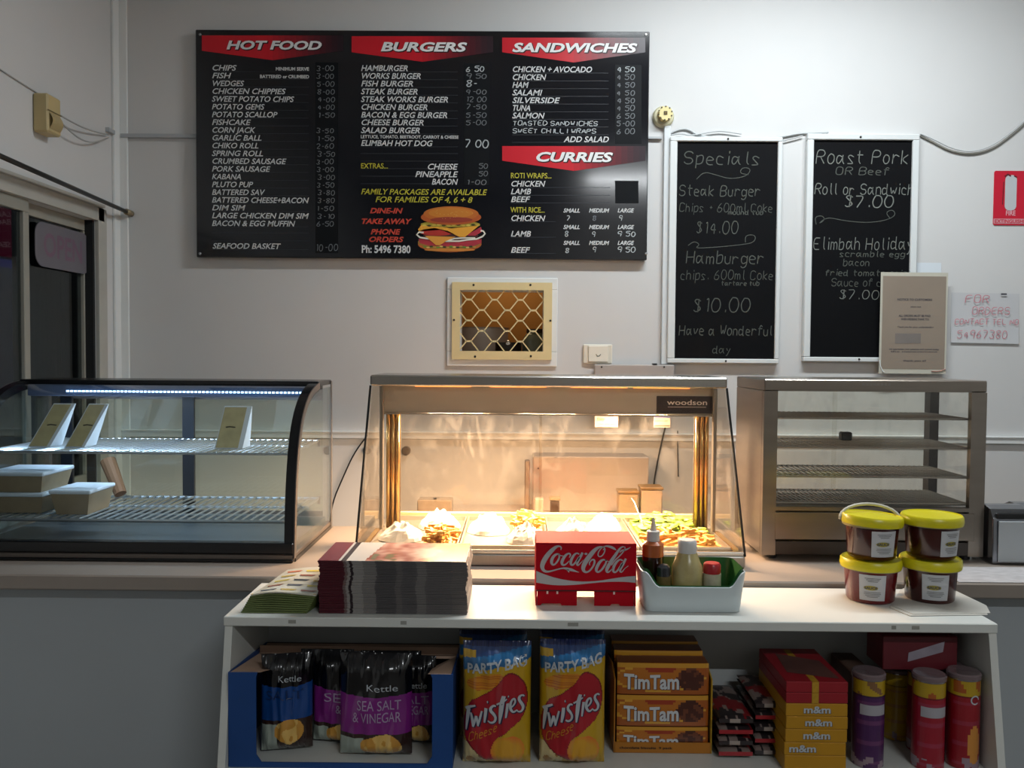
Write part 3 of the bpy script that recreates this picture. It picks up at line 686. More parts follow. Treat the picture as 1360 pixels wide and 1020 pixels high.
# fire extinguisher sign
a = P(1319, 299, YW-.004); b = P(1368, 227, YW-.004)
t = thing('fire_extinguisher_sign', 'red sign with a white extinguisher picture at the right edge', 'sign', ((a.x+b.x)/2, YW, a.z))
MB().prism([(x, YW-.0005, z) for x, z in rrect((a.x+b.x)/2, (a.z+b.z)/2, b.x-a.x, b.z-a.z, .008)], (0, -.003, 0)).build('sign_plate', M('sign_red', 'c01430', .4, var=.03), t)
YS = YW-.0042; k = YW/FPX; white = M('sign_white', 'b9bcbf', .5, var=.02)
o = P(1335, 293, YS); rr = rrect(P(1342.5, 255, YS).x, P(1342.5, 256, YS).z, 16*k*.95, 46*k, .02)
MB().add([(x, YS, z) for x, z in rr], [tuple(range(len(rr)))]).build('extinguisher_picture', white, t)
m = MB(); v, f = ribbon2d([(-7, 20), (-3, 23), (1, 20.5)], 2.2); c0_ = P(1341, 255, YS)
m.add([(c0_.x+x*k, YS-.0006, c0_.z+z*k) for x, z in v], f); v, f = ribbon2d([(5, 21), (9, 19)], 1.8); m.add([(c0_.x+x*k, YS-.0006, c0_.z+z*k) for x, z in v], f)
m.add([(c0_.x-8.5*k, YS, c0_.z+13*k), (c0_.x-9.5*k, YS, c0_.z-16*k), (c0_.x-8.4*k, YS, c0_.z-17*k), (c0_.x-7.4*k, YS, c0_.z+14*k)], [(0, 1, 2, 3)])
m.build('nozzle_picture', M('sign_shadow', '5a1420', .5, var=0), t)
m = MB(); tt = text2d('FIRE', 6.2*k, bold=.02); wd = width2d(tt); c1 = P(1335.5, 286, YS)
put(m, tt, lambda x, y: (c1.x+x*13*k/wd, YS, c1.z+y)); m.build('lettering', M('sign_pink', 'd9a3ac', .5, var=0), t)
c1 = P(1319.5, 297, YS); m = MB(); m.box(c1.x, b.x-.002, YS-.0002, YS+.0002, c1.z, c1.z+6.5*k); m.build('caption_band', M('caption_band', 'c98f98', .5, var=.05), t)
m = MB(); tt = text2d('EXTINGUISHER', 4.6*k, bold=.02); wd = width2d(tt)
put(m, tt, lambda x, y: (c1.x+.004+x*45*k/wd, YS-.0008, c1.z+.003+y)); m.build('caption', M('sign_red'), t)

# laminated notice overlapping the right chalkboard
Yn = YW-.048
n0 = P(1167, 496, Yn); n1 = P(1261, 362, Yn)
t = thing('laminated_notice', 'laminated brownish typed notice taped over the chalkboard corner', 'notice', ((n0.x+n1.x)/2, YW-.034, n0.z))
def bend(x, z, l=0): u = (x-n0.x)/(n1.x-n0.x); return (x, Yn+.0+l+.004*math.sin(u*3)+.010*u*u, z)
m = MB().grid(lambda u, v: bend(n0.x+u*(n1.x-n0.x), n0.z+v*(n1.z-n0.z)), 12, 4); m.build('laminate_pouch', M('laminate', 'bfbcae', .25, var=.03, coat=.4), t, smooth=True)
p0 = P(1170, 490, Yn); p1 = P(1258.5, 367, Yn)
m = MB().grid(lambda u, v: bend(p0.x+u*(p1.x-p0.x), p0.z+v*(p1.z-p0.z), -.0008), 12, 4); m.build('paper_sheet', M('tan_paper', '8d8072', .5, var=.08, scale=4), t, smooth=True)
m = MB()
def small(txt, x, y, wpx, hpx, mb, jitter=0):
    tt = text2d(txt, hpx*k, bold=.02); wd = width2d(tt); c = P(x, y, Yn); put(mb, tt, lambda X, Z: bend(c.x+X*wpx*k/wd, c.z+Z, -.0016))
for txt, x, y, w_, h_ in (('NOTICE TO CUSTOMERS', 1192, 399, 46, 2.6), ('please note', 1210, 408, 14, 1.6), ('ALL ORDERS MUST BE PAID', 1194, 420.5, 42, 2.6), ('WHEN ORDERING THANK YOU', 1197, 425, 37, 2.6), ('Thank you for your understanding', 1192, 435, 48, 1.8), ('we appreciate your patience and custom today', 1181, 464.5, 66, 2.0), ('the management', 1183, 467.5, 62, 1.6), ('thank you all', 1200, 480, 30, 2.2)):
    small(txt, x, y, w_, h_, m)
m.build('typed_lines', M('typed_ink', '45434a', .6, var=0), t)
m = MB(); c2 = P(1189, 456, Yn); c3 = P(1224, 443, Yn); m.grid(lambda u, v: bend(c2.x+u*(c3.x-c2.x), c2.z+v*(c3.z-c2.z), -.0014), 4, 1); m.build('shaded_box', M('grey_stamp', '77706b', .6, var=.1), t)
m = MB(); pts = [bend(*[(P(x, y, Yn).x), P(x, y, Yn).z][:2], -.003) for x, y in ((1238, 493), (1248, 493.5), (1257, 490))]; m.tube(chaikin(pts, 1), .002, 5); m.build('tape_edge', M('pinkish_tape', 'a87a6e', .4), t)
m = MB(); e = [(1168, 478), (1169, 486), (1172, 493), (1174, 494)]; m.tube([bend(P(x, y, Yn).x, P(x, y, Yn).z, -.003) for x, y in e], .0022, 5); m.build('plastic_edge', M('plastic_glint', 'e8ecec', .15, var=0), t)
# handwritten phone orders note
y_ = YW-.001; a = P(1262, 455, y_); b = P(1354, 389, y_)
t = thing('phone_orders_note', 'white paper note handwritten in red beside the laminated notice', 'note', ((a.x+b.x)/2, YW, a.z))
m = MB(); m.grid(lambda u, v: (a.x+u*(b.x-a.x), YW-.0015-.006*(1-v)**3, a.z+v*(b.z-a.z)+u*-.004), 6, 5); m.build('paper_sheet', M('note_paper', 'bfc0c2', .6, var=.02), t, smooth=True)
m = MB()
for txt, x, y, w_, h_ in (('FOR', 1282, 402, 32, 10), ('ORDERS', 1291, 417.5, 50, 9.5), ('CONTACT TEL NO', 1268, 430.5, 84, 7), ('54967380', 1271, 449, 66, 10)):
    scrawl(m, txt, x, y, w_, h_, .8, Y=YW-.009, sc=FPX/YW, jit=.03, shear=.1)
m.build('red_handwriting', M('red_felt', 'c2707c', .6, var=.2, scale=40), t)
m = MB(); scrawl(m, '-', 1325, 395, 12, 8, 2.2, Y=YW-.009, sc=FPX/YW); m.build('pencil_mark', M('typed_ink'), t)
a = P(1217, 362, y_); b = P(1250, 349, y_)
o = MB().grid(lambda u, v: (a.x+u*(b.x-a.x), YW-.0012-.004*(1-v), a.z+v*(b.z-a.z)), 3, 2).build('paper_slip', M('slip_paper', 'c9d0d6', .6, var=.02)); tag(o, 'small white paper slip stuck above the laminated notice', 'paper')
# things low on the wall seen through the displays
for px, py, r, lb in ((539, 599, 6, 'round dark wall knob seen through the heated display'), (487, 598, 5.5, 'round dark wall knob just left of the heated display post')):
    c = P(px, py, YW-.02); o = MB().lathe([(r*k, 0), (r*k, .014), (r*k*.8, .018)], (c.x, YW, c.z), 20, axis='Y').build('wall_plug', M('bronze_knob', '6a5a4c', .45, metal=.5)); tag(o, lb, 'knob', 'wall knobs behind the heated display')
black = M('black_plastic', '15161a', .4)
wire([(884, 566), (878, 590), (870, 630), (867, 656), (864, 690), (862, 720)], 'black power cord hanging on the wall behind the heated display', .0035, YW-.03, black, 'wall_cable', None, 'cord')
wire([(488, 578), (470, 602), (455, 635), (441, 668), (438, 700), (438, 730)], 'black power cord running down behind the cake display', .0035, YW-.03, black, 'wall_cable', None, 'cord')
o = wire([(900, 572), (900, 600), (901, 633)], 'dark narrow slotted strip on the wall behind the heated display', .0025, YW-.008, M('dark_screw'), 'wall_strip', None, 'strip')
# back bench with bits on it
X0, X1 = -.38, .62
t = thing('back_bench', 'low pale bench along the wall behind the heated display', 'bench', ((X0+X1)/2, 3.5, 0))
MB().rbox(X0, X1, 3.28, YW-.03, .885, .915, .003).build('bench_top', M('bench_white', 'b3aaa2', .4), t)
for x in (X0+.03, X1-.03):
    for y in (3.31, YW-.07): MB().box(x-.018, x+.018, y-.018, y+.018, 0, .885).build('leg', M('bench_leg', 'a5a5a3', .4), t)
bt = .916
def pbox(name, label, cat, px0, px1, pytop, Y, dep, mat, z0=bt, lid=None):
    a = P(px0, pytop, Y); b = P(px1, pytop, Y); t = thing(name, label, cat, ((a.x+b.x)/2, Y+dep/2, z0))
    MB().rbox(a.x, b.x, Y, Y+dep, z0, a.z, .004).build('body', mat, t)
    if lid: MB().rbox(a.x-.004, b.x+.004, Y-.004, Y+dep+.004, a.z, a.z+.012, .003).build('lid', lid, t)
    return t
t = pbox('bread_box', 'pale boxy appliance on the bench behind the heated display', 'appliance', 708, 862, 606, 3.56, .15, M('appliance_pale', 'a29891', .35, var=.05))
c = P(715, 622, 3.558); MB().lathe([(.004, 0), (.004, .004)], (c.x, 3.56, c.z), 8, axis='Y').build('button', black, t)
t = pbox('tall_canister', 'tall grey canister beside the pale appliance', 'canister', 697, 704, 612, 3.42, .05, M('grey_can', '7d6f66', .4, metal=.4))
t = pbox('wrapped_packet', 'clear wrapped packet low behind the heated display glass', 'packet', 554, 600, 664, 3.38, .08, M('clear_pack', '8a7c6c', .25, var=.2, scale=40, coat=.5))
c = P(578, 661, 3.4); MB().rbox(c.x-.006, c.x+.006, 3.39, 3.41, P(578, 664, 3.38).z, c.z, .002).build('clip', black, t)
pbox('paper_cup', 'white paper cup on the back bench', 'cup', 710, 722, 662, 3.38, .04, M('cup_white', 'a89e94', .5))
pbox('spice_jar', 'dark labelled jar beside the white paper cup', 'jar', 731, 743, 665, 3.38, .04, M('dark_jar', '3d2c1e', .3, var=.3, scale=50), lid=M('jar_lid', '8c7b60', .4))
pbox('packet_of_napkins', 'creamy packet on the back bench near the black cord', 'packet', 822, 848, 656, 3.34, .07, M('cream_pack', '8e7f6c', .4, var=.1), lid=M('mustard_card', '6e5630', .5))
pbox('white_carton', 'white carton on the back bench at its right end', 'carton', 852, 880, 651, 3.34, .08, M('carton_white', '96897c', .5), lid=M('mustard_card'))

# ================================================================ COUNTER
CX0, CX1 = XL+.004, 2.9
t = thing('service_counter', 'long shop counter with a taupe worktop and pale painted front', 'counter', (.6, 2.7, 0))
t['kind'] = 'thing'
MB().rbox(CX0, CX1, 2.345, 3.05, CT-.042, CT, .004).build('worktop', M('laminate_taupe', '8f857c', .28, var=.05, scale=9), t)
MB().box(CX0+.002, CX1-.004, 2.415, 2.44, .10, CT-.058).build('front_panel', M('counter_front', 'a2a8ac', .5, var=.03, scale=3), t)
MB().box(CX0+.002, CX1-.004, 2.40, 2.45, CT-.058, CT-.042).build('shadow_rail', M('counter_rail', '8c8e8f', .5), t)
MB().box(CX0+.002, CX1-.004, 2.46, 2.48, 0, .10).build('kick_board', M('kick_dark', '2c2c2c', .6), t)
for x in (CX0+.002, .3, 1.6, CX1-.03): MB().box(x, x+.025, 2.44, 3.02, .0, CT-.042).build('side_panel', M('counter_front'), t)
# ================================================================ CAKE DISPLAY (left)
def Xp(px, Y): return P(px, 600, Y).x
LX1 = -.652; LX0 = -1.635; LB = CT+.001
ld = thing('cake_display', 'curved glass cake display case with black frame and blue-white lights', 'display case', ((LX0+LX1)/2, 2.77, LB))
blk = M('case_black', '0c0d10', .25, var=.02); brn = M('case_bronze', '6a625c', .35, metal=.5, var=.04)
prof = [(2.505, CT+.012), (2.508, CT+.06), (2.515, CT+.16), (2.533, CT+.27), (2.565, CT+.365), (2.615, CT+.435), (2.69, CT+.485), (2.77, CT+.508), (2.83, CT+.516)]
prof = chaikin(prof, 2)
REAR = 3.02; TOPZ = CT+.516
def offp(pf, d):
    o = []
    for i, a in enumerate(pf):
        b0_, b1_ = pf[max(0, i-1)], pf[min(len(pf)-1, i+1)]; dy, dz = b1_[0]-b0_[0], b1_[1]-b0_[1]; L = math.hypot(dy, dz)
        o.append((a[0]+dz/L*d, a[1]-dy/L*d))
    return o
MB().rbox(LX0, LX1, 2.505, REAR, LB, CT+.024, .003).build('base_tray', brn, ld)
MB().rbox(LX0, LX1, 2.498, 2.512, LB+.0, CT+.010, .002).build('bottom_rail', blk, ld)
MB().rbox(LX0, LX1, 2.500, 2.535, CT+.025, CT+.058, .003).build('front_rail', blk, ld)
MB().box(LX0+.02, LX1-.02, 2.535, REAR-.01, CT+.0245, CT+.040).build('deck', M('case_deck', '5b666c', .35, metal=.4), ld)
for x0, x1 in ((LX0, LX0+.028), (LX1-.028, LX1)):
    inn = offp(prof, .028); m = MB()
    poly = [(x0, y, z) for y, z in prof]+[(x0, y, z) for y, z in inn[::-1]]
    n = len(prof); vs = []; 
    for x in (x0, x1): vs += [(x, y, z) for y, z in prof]+[(x, y, z) for y, z in inn]
    fs = []
    for i in range(n-1):
        fs += [(i, i+1, n+i+1, n+i), (2*n+i, 3*n+i, 3*n+i+1, 2*n+i+1), (i, 2*n+i, 2*n+i+1, i+1), (n+i, n+i+1, 3*n+i+1, 3*n+i)]
    fs += [(0, n, 3*n, 2*n), (n-1, 3*n-1, 4*n-1, 2*n-1)]
    m.add(vs, fs); m.build('curved_end_frame', blk, ld)
# bronze outer edge of the end panels, end glass, rear post
for xs, sgn in ((LX0, -1), (LX1, 1)):
    inn = offp(prof, .020); m = MB(); n = len(prof); x0, x1 = (xs, xs+.003*sgn); vs = []
    for x in (x0, x1): vs += [(x, y, z) for y, z in prof]+[(x, y, z) for y, z in inn]
    fs = []
    for i in range(n-1): fs += [(i, i+1, n+i+1, n+i), (2*n+i, 3*n+i, 3*n+i+1, 2*n+i+1), (i, 2*n+i, 2*n+i+1, i+1), (n+i, n+i+1, 3*n+i+1, 3*n+i)]
    m.add(vs, fs); m.build('end_trim', brn, ld)
    poly = [(xs-.001*sgn, y, z) for y, z in offp(prof, .024)]+[(xs-.001*sgn, REAR-.015, TOPZ-.02), (xs-.001*sgn, REAR-.015, CT+.03)]
    MB().prism(poly, (-.004*sgn, 0, 0)).build('end_glass', GL('case_glass', 'eef4f4', 1.0), ld)
    MB().box(min(xs, xs+.003*sgn), max(xs, xs+.003*sgn), REAR-.018, REAR, CT, TOPZ).build('rear_post', M('case_grey', '6d6a68', .4, metal=.4), ld)
    MB().box(min(xs, xs+.003*sgn), max(xs, xs+.003*sgn), 2.52, REAR-.018, CT, CT+.012).build('end_foot', blk, ld)
ig = offp(prof, .006)
MB().grid(lambda u, v: (LX0+.028+u*(LX1-LX0-.056), *ig[min(len(ig)-1, int(round(v*(len(ig)-1))))]), 2, len(ig)-1).build('curved_glass', GL('case_front_glass', 'f0f6f6', 1.15, rough=.03), ld, smooth=True)
MB().rbox(LX0, LX1, 2.825, REAR, TOPZ-.012, TOPZ+.004, .003).build('top_panel', blk, ld)
MB().rbox(LX0+.028, LX1-.028, 2.82, 2.86, TOPZ-.05, TOPZ-.0125, .003).build('lamp_housing', M('case_lamp_blue', '5d6a86', .4, metal=.3), ld)
MB().box(LX0+.03, LX1-.03, REAR-.02, REAR-.002, TOPZ-.055, TOPZ-.0125).build('rear_rail', M('case_grey'), ld)
leds = MB(); nled = 62
for i in range(nled):
    x = -1.475+i*(LX1-.035+1.475)/nled; leds.box(x, x+.007, 2.814, 2.8195, TOPZ-.036, TOPZ-.0305)
leds.build('led_strip', EM('led_glow', 'b9dcff', 5.0), ld)
MB().box(-1.48, LX1-.032, 2.8195, 2.8245, TOPZ-.042, TOPZ-.026).build('led_channel', EM('led_channel_glow', '5f8ad0', .35), ld)
# rear sliding doors
for x0, x1, y in ((LX0+.03, -1.145, REAR-.012), (-1.165, LX1-.03, REAR-.005)):
    f = MB(); z0, z1 = CT+.041, TOPZ-.056
    for q in ((x0, x1, z0, z0+.018), (x0, x1, z1-.012, z1), ): f.box(q[0], q[1], y-.003, y+.003, q[2], q[3])
    d_ = f.build('sliding_door', M('case_grey'), ld)
    MB().box(x0, x1, y-.001, y+.001, z0+.018, z1-.012).build('pane', GL('rear_glass', 'f4f8f2', .9), d_)
for px in (252, 91):
    x = Xp(px, REAR-.02); MB().box(x-.020, x+.020, REAR-.034, REAR-.021, CT+.041, TOPZ-.056).build('stile', M('case_stile', '20242c', .35, metal=.3), ld)
# wire shelves
chrome = M('chrome_wire', 'd4dde4', .28, metal=.95, var=0)
def wire_shelf(x0, x1, y0, y1, z, parent, n, r=.0022, mat=chrome, rims=2, name='wire_shelf'):
    m = MB()
    m.tube([(x0, y0, z), (x1, y0, z), (x1, y1, z), (x0, y1, z), (x0, y0, z)], r*1.5, 6)
    for i in range(rims): yy_ = y0+(y1-y0)*(i+1)/(rims+1); m.tube([(x0, yy_, z-r*2), (x1, yy_, z-r*2)], r*1.2, 5)
    s_ = m.build(name, mat, parent)
    m = MB()
    for i in range(1, n): x = x0+(x1-x0)*i/n; m.tube([(x, y0, z+r), (x, y1, z+r)], r, 4, caps=False)
    o = m.build('shelf_wires', mat, s_); o['kind'] = 'stuff'; return s_
SZ1, SZ2 = H-.305, H-.505
wire_shelf(LX0+.035, LX1-.035, 2.575, 2.975, SZ1, ld, 46, .0028)
wire_shelf(LX0+.035, LX1-.035, 2.555, 2.975, SZ2, ld, 34, .0034)
for z in (SZ1, SZ2):
    for x in (LX0+.03, -1.36, -1.155, LX1-.035):
        MB().box(x-.004, x+.004, 2.976, REAR-.036, z-.02, z+.006).build('shelf_bracket', M('case_grey'), ld)
# bread paper tickets standing on the upper shelf
def ticket(label, pxl, pxr, pyt, Y, lean):
    zb__ = SZ1+.006; x0 = Xp(pxl, Y); x1 = Xp(pxr, Y); zt_ = P(60, pyt, Y+.04).z
    t = thing('price_ticket_stand', label, 'ticket stand', ((x0+x1)/2, Y+.03, zb__), group='paper ticket stands in the cake display')
    wd = x1-x0; sx = lean
    m = MB(); pl = [(x0, Y, zb__), (x0+sx, Y+.05, zt_), (x0+sx, Y+.055, zt_), (x0, Y+.075, zb__)]
    m.prism(pl, (wd, 0, 0)); m.build('white_wedge', M('ticket_white', 'cfd6dc', .4, var=.03), t)
    m = MB(); e = .006; N = 6
    def f(u, v): q_ = .02+.96*v; return (x0+.003+sx*q_+u*wd*.80, Y-.0009+.05*q_, zb__+(zt_-zb__)*q_)
    m.grid(f, 4, 4); m.build('beige_paper', M('ticket_beige', 'b1a57c', .6, var=.14, scale=30), t)
    m = MB(); v_, f_ = ribbon2d([(0, 0), (.012, .002), (.03, 0)], .004); m.add([(x0+sx*.5+.02+a, Y+.0235, zb__+(zt_-zb__)*.5+b) for a, b in v_], f_); m.build('pencil_note', M('pencil', '4a4436', .6), t)
ticket('slanted beige paper ticket stand, leftmost on the upper cake display shelf', 37, 66, 536, 2.66, .055)
ticket('slanted beige paper ticket stand with a white side, second on the upper shelf', 86, 112, 536, 2.66, .052)
ticket('beige paper ticket stand alone at the right of the upper cake display shelf', 285, 322, 538, 2.66, .014)
# takeaway containers on the lower shelf
food = M('brown_food', '8a6a48', .6, var=.35, scale=45); clr = GL('container_plastic', 'd8dcdc', 1.2, smear=.35, rough=.2)
def tub(label, x0, x1, y0, y1, z0, h):
    t = thing('takeaway_container', label, 'container', ((x0+x1)/2, (y0+y1)/2, z0), group='plastic takeaway containers in the cake display')
    m = MB(); i = .012
    vs = [(x0+i, y0+i, z0), (x1-i, y0+i, z0), (x1-i, y1-i, z0), (x0+i, y1-i, z0), (x0, y0, z0+h), (x1, y0, z0+h), (x1, y1, z0+h), (x0, y1, z0+h)]
    m.add(vs, [(0, 3, 2, 1), (0, 1, 5, 4), (1, 2, 6, 5), (2, 3, 7, 6), (3, 0, 4, 7)]); m.build('tub', M('cloudy_plastic', 'ad9c80', .3, var=.1, scale=25, trans=.35), t)
    m = MB(); i = .016; fh = h*.72
    m.grid(lambda u, v: (x0+i+u*(x1-x0-2*i), y0+i+v*(y1-y0-2*i), z0+fh+.006*noise.noise(Vector((u*7+x0*30, v*7, 3)))), 10, 8)
    m.box(x0+i, x1-i, y0+i, y1-i, z0+.003, z0+fh-.006); m.build('food', food, t, smooth=False)
    MB().rbox(x0-.004, x1+.004, y0-.004, y1+.004, z0+h-.004, z0+h+.008, .003).build('lid', M('lid_white', 'c9d6e2', .35, var=.08, scale=20), t)
tz = SZ2+.006
tub('lidded plastic container at the bottom of the stack of two in the cake display', Xp(-20, 2.62), Xp(56, 2.62), 2.62, 2.80, tz, .055)
tub('lidded plastic container on top of the stack of two in the cake display', Xp(-20, 2.62), Xp(56, 2.62), 2.62, 2.80, tz+.0635, .055)
tub('single lidded plastic container right of the stack in the cake display', Xp(66, 2.60), Xp(118, 2.60), 2.60, 2.76, tz, .068)
a = P(146, 611, 2.99); b = P(163, 662, 2.94)
o = MB().tube([(b.x, 2.925, tz+.012), (a.x, 2.975, a.z)], [.020, .026], 12).build('brown_stick', M('stick_brown', '7a5638', .7, var=.1))  # plain brown stick shape, not identified further
tag(o, 'brown stick-shaped item leaning at the back of the lower cake display shelf', 'tube')
# ================================================================ HEATED DISPLAY (centre)
HX0_, HX1_ = -.468, .660
HB = CT+.001
hd = thing('heated_display', 'wide stainless heated food display glowing with warm light', 'display case', ((HX0_+HX1_)/2, 2.75, HB))
ss = M('stainless', 'b5b1aa', .27, metal=.95, var=.05, scale=20, stretch=(14, 1, 1))
ssd = M('stainless_dull', '9b968e', .36, metal=.8, var=.05, scale=20, stretch=(14, 1, 1))
TZ = H-.070                     # top of canopy
YB0, YT0, YR = 2.485, 2.735, 3.02
MB().rbox(HX0_, HX1_, YB0, YR, HB, CT+.034, .003).build('base', ssd, hd)
MB().rbox(HX0_+.001, HX1_-.001, YB0+.004, YB0+.02, CT+.0345, CT+.046, .002).build('front_lip', ss, hd)
MB().rbox(HX0_, HX1_, YT0, YR, TZ-.034, TZ, .004).build('canopy', ss, hd)
MB().rbox(HX0_+.03, HX1_-.03, YT0+.045, YT0+.05, TZ-.122, TZ-.035, .002).build('lamp_valance', M('valance_steel', 'bdb5a8', .42, metal=.55, var=.04), hd)
MB().box(HX0_+.03, HX1_-.03, YT0+.040, YT0+.056, TZ-.127, TZ-.1225).build('valance_edge', M('polished_edge', 'e0d8cc', .2, metal=.8, var=0), hd)
# added glowing rods under the canopy lip, imitating lamp reflections on the valance
o = MB()
for x in (-.24, 0, .26, .46): o.tube([(x-.09, YT0+.038, TZ-.0362), (x+.09, YT0+.038, TZ-.0362)], .0010, 6)
o.build('valance_glow_rod', EM('valance_glow', 'ff8a40', 3.5), hd)
for x in (-.20, .10, .40):
    l_ = MB().tube([(x-.11, 2.885, TZ-.080), (x+.11, 2.885, TZ-.080)], .005, 8).build('heat_lamp', EM('lamp_glow', 'ffb46a', 14.0), hd)
    MB().add([(x-.13, 2.85, TZ-.082), (x-.13, 2.87, TZ-.06), (x-.13, 2.90, TZ-.06), (x-.13, 2.92, TZ-.082), (x+.13, 2.85, TZ-.082), (x+.13, 2.87, TZ-.06), (x+.13, 2.90, TZ-.06), (x+.13, 2.92, TZ-.082)], [(0,1,5,4), (1,2,6,5), (2,3,7,6)]).build('lamp_reflector', ss, l_)
gold = M('gold_post', 'dcb67a', .2, metal=.9, var=.05)
for sx, x in ((1, HX0_+.028), (-1, HX1_-.028)):
    m = MB(); m.rbox(min(x, x+.012*sx), max(x, x+.012*sx), YT0+.01, YT0+.03, CT+.047, TZ-.035, .002); p_ = m.build('corner_post', ssd, hd)
    m = MB()
    for k in range(3): xx = x+sx*(.021+k*.015); m.tube([(xx, YT0+.062, CT+.047), (xx, YT0+.062, TZ-.035)], .0068, 10)
    m.build('post_tube', gold, hd, smooth=True)
    MB().box(min(x+sx*.012, x+sx*.060), max(x+sx*.012, x+sx*.060), YT0+.070, YT0+.074, CT+.047, TZ-.035).build('post_backing', ssd, hd)
# side glass with black edge, slanting front glass, rear sliding glass
edge = M('glass_edge_dark', '141311', .75, spec=.2)
for x, sg in ((HX0_+.003, -1), (HX1_-.003, 1)):
    poly = [(x, YB0+.003, CT+.035), (x, YT0+.003, TZ-.035), (x, YR-.01, TZ-.035), (x, YR-.01, CT+.035)]
    MB().prism(poly, (.003*sg, 0, 0)).build('side_glass', GL('side_glass', 'f4f2ee', 1.0, smear=.10), hd)
    MB().tube([(x+.002*sg, YB0+.001, CT+.035), (x+.002*sg, YT0, TZ-.034)], .0036, 6).build('glass_edge', edge, hd)
    m = MB(); m.obox((x-sg*.020, (YB0+YT0)/2+.02, CT+.05), .014, .25, .008); m.build('side_rail', gold, hd)
q = [(HX0_+.008, YB0+.008, CT+.047), (HX1_-.008, YB0+.008, CT+.047), (HX1_-.008, YT0+.002, TZ-.036), (HX0_+.008, YT0+.002, TZ-.036)]
MB().prism(q, (0, .003, .001)).build('front_glass', GL('heated_front_glass', 'f8f6f2', .9), hd)
MB().rbox(HX0_+.02, HX1_-.02, YR-.02, YR-.004, CT+.035, CT+.062, .002).build('rear_rail', M('rear_rail_warm', 'c9b48a', .35, metal=.4), hd)
for x0, x1, y in ((HX0_+.02, .085, YR-.010), (.075, HX1_-.02, YR-.016)):
    MB().box(x0, x1, y, y+.003, CT+.063, TZ-.035).build('sliding_glass', GL('rear_sliding_glass', 'f6f2ec', 1.0, smear=.035), hd)
# pans sunk in the deck
pan = M('pan_steel', 'c4bdb2', .3, metal=.9, var=.05)
npan = 4; pw = (HX1_-HX0_-.06)/npan
PY0, PY1 = YB0+.04, YR-.035
for i in range(npan):
    x0 = HX0_+.03+i*pw+.002; x1 = x0+pw-.004; z1 = CT+.052; m = MB()
    m.box(x0, x1, PY0, PY1, CT+.0345, CT+.037)
    for q in ((x0, x1, PY0, PY0+.008), (x0, x1, PY1-.008, PY1), (x0, x0+.005, PY0+.008, PY1-.008), (x1-.005, x1, PY0+.008, PY1-.008)): m.box(q[0], q[1], q[2], q[3], CT+.037, z1)
    m.build('pan', pan, hd)
# brand plate with its lettering, stickers on the glass
b0_ = P(872, 549, YT0+.04); b1_ = P(951, 526.5, YT0+.04)
pt_ = MB().box(b0_.x, b1_.x, YT0+.0435, YT0+.0449, max(b0_.z, TZ-.121), b1_.z).build('brand_plate', M('plate_black', '2c2426', .35, var=.05), hd)
tt = text2d('woodson', .016, xs=1.3, bold=.01); wd = width2d(tt); c = P(886, 537.5, YT0+.043)
m = MB(); put(m, tt, lambda x, y: (c.x+x*.128/wd, YT0+.0428, c.z+y)); m.build('lettering', M('plate_grey', 'ece6e2', .4, var=0), pt_)
c = P(887, 540.5, YT0+.043); MB().box(c.x, c.x+.122, YT0+.0428, YT0+.0434, c.z-.0006, c.z+.0006).build('plate_line', M('plate_grey'), pt_)
YS_ = YR+.0015
for q, nm in (((790, 553, 821, 567), 0), ((868, 550.5, 890, 567.5), 1)):
    a = P(q[0], q[3], YS_); b = P(q[2], q[1], YS_)
    s_ = MB().box(a.x, b.x, YS_-.0005, YS_+.0005, a.z, b.z).build('sticker', M('sticker_white', '8f8a86', .5, var=.02), hd)
    s_['label'] = ['small white printed sticker on the rear glass', 'small white sticker with a blue band on the rear glass'][nm]
    m = MB()
    if nm == 0:
        tt = text2d('Easy', .011, shear=.2, bold=.03); put(m, tt, lambda x, y: (a.x+.006+x, YS_-.001, b.z-.015+y))
        tt = text2d('clean slide glass', .005); wd = width2d(tt); put(m, tt, lambda x, y: (a.x+.012+x*.06/wd, YS_-.001, a.z+.008+y))
    else:
        tt = text2d('CAUTION HOT', .005, bold=.04); wd = width2d(tt); put(m, tt, lambda x, y: (a.x+.004+x*.046/wd, YS_-.001, a.z+.020+y))
        m.box(a.x+.002, b.x-.002, YS_-.0012, YS_-.0006, a.z+.003, a.z+.008)
    m.build('lettering', M('sticker_ink', '3c3434', .5, var=0), s_)
    if nm: MB().box(a.x, b.x, YS_-.0012, YS_-.0006, b.z-.012, b.z).build('blue_band', M('sticker_blue', '34427e', .4, var=0), s_)

# food in the pans: foil-lined trays, chips, greens
rf = random.Random(11)
foil = M('crumpled_foil', 'e6e0d4', .3, metal=.35, var=.1, scale=60, bump=.6)
paper_f = M('greaseproof', 'f0e9da', .5, var=.06, scale=30)
def wrap(label, cx, cy, rx, ry, h, mat, grp='food wrapped in paper in the heated display', name='wrapped_food', z0=CT+.0378):
    t = thing(name, label, 'food', (cx, cy, z0), group=grp)
    def f(u, v):
        a = 2*PI*u; r = v; w_ = 1+.14*noise.noise(Vector((math.cos(a)*2.2+cx*9, math.sin(a)*2.2, v*3)))
        hh = h*(1-r**2.2)*(1+.5*noise.noise(Vector((math.cos(a)*r*4+cx*7, math.sin(a)*r*4+cy*5, 9))))
        return (cx+rx*r*w_*math.cos(a), cy+ry*r*w_*math.sin(a), z0+max(hh, 0)+.0008)
    MB().grid(f, 22, 9, True).build('crumpled_paper', mat, t, smooth=False); return t
def xx_(i, u): return HX0_+.03+(i+u)*pw
i_ = 0
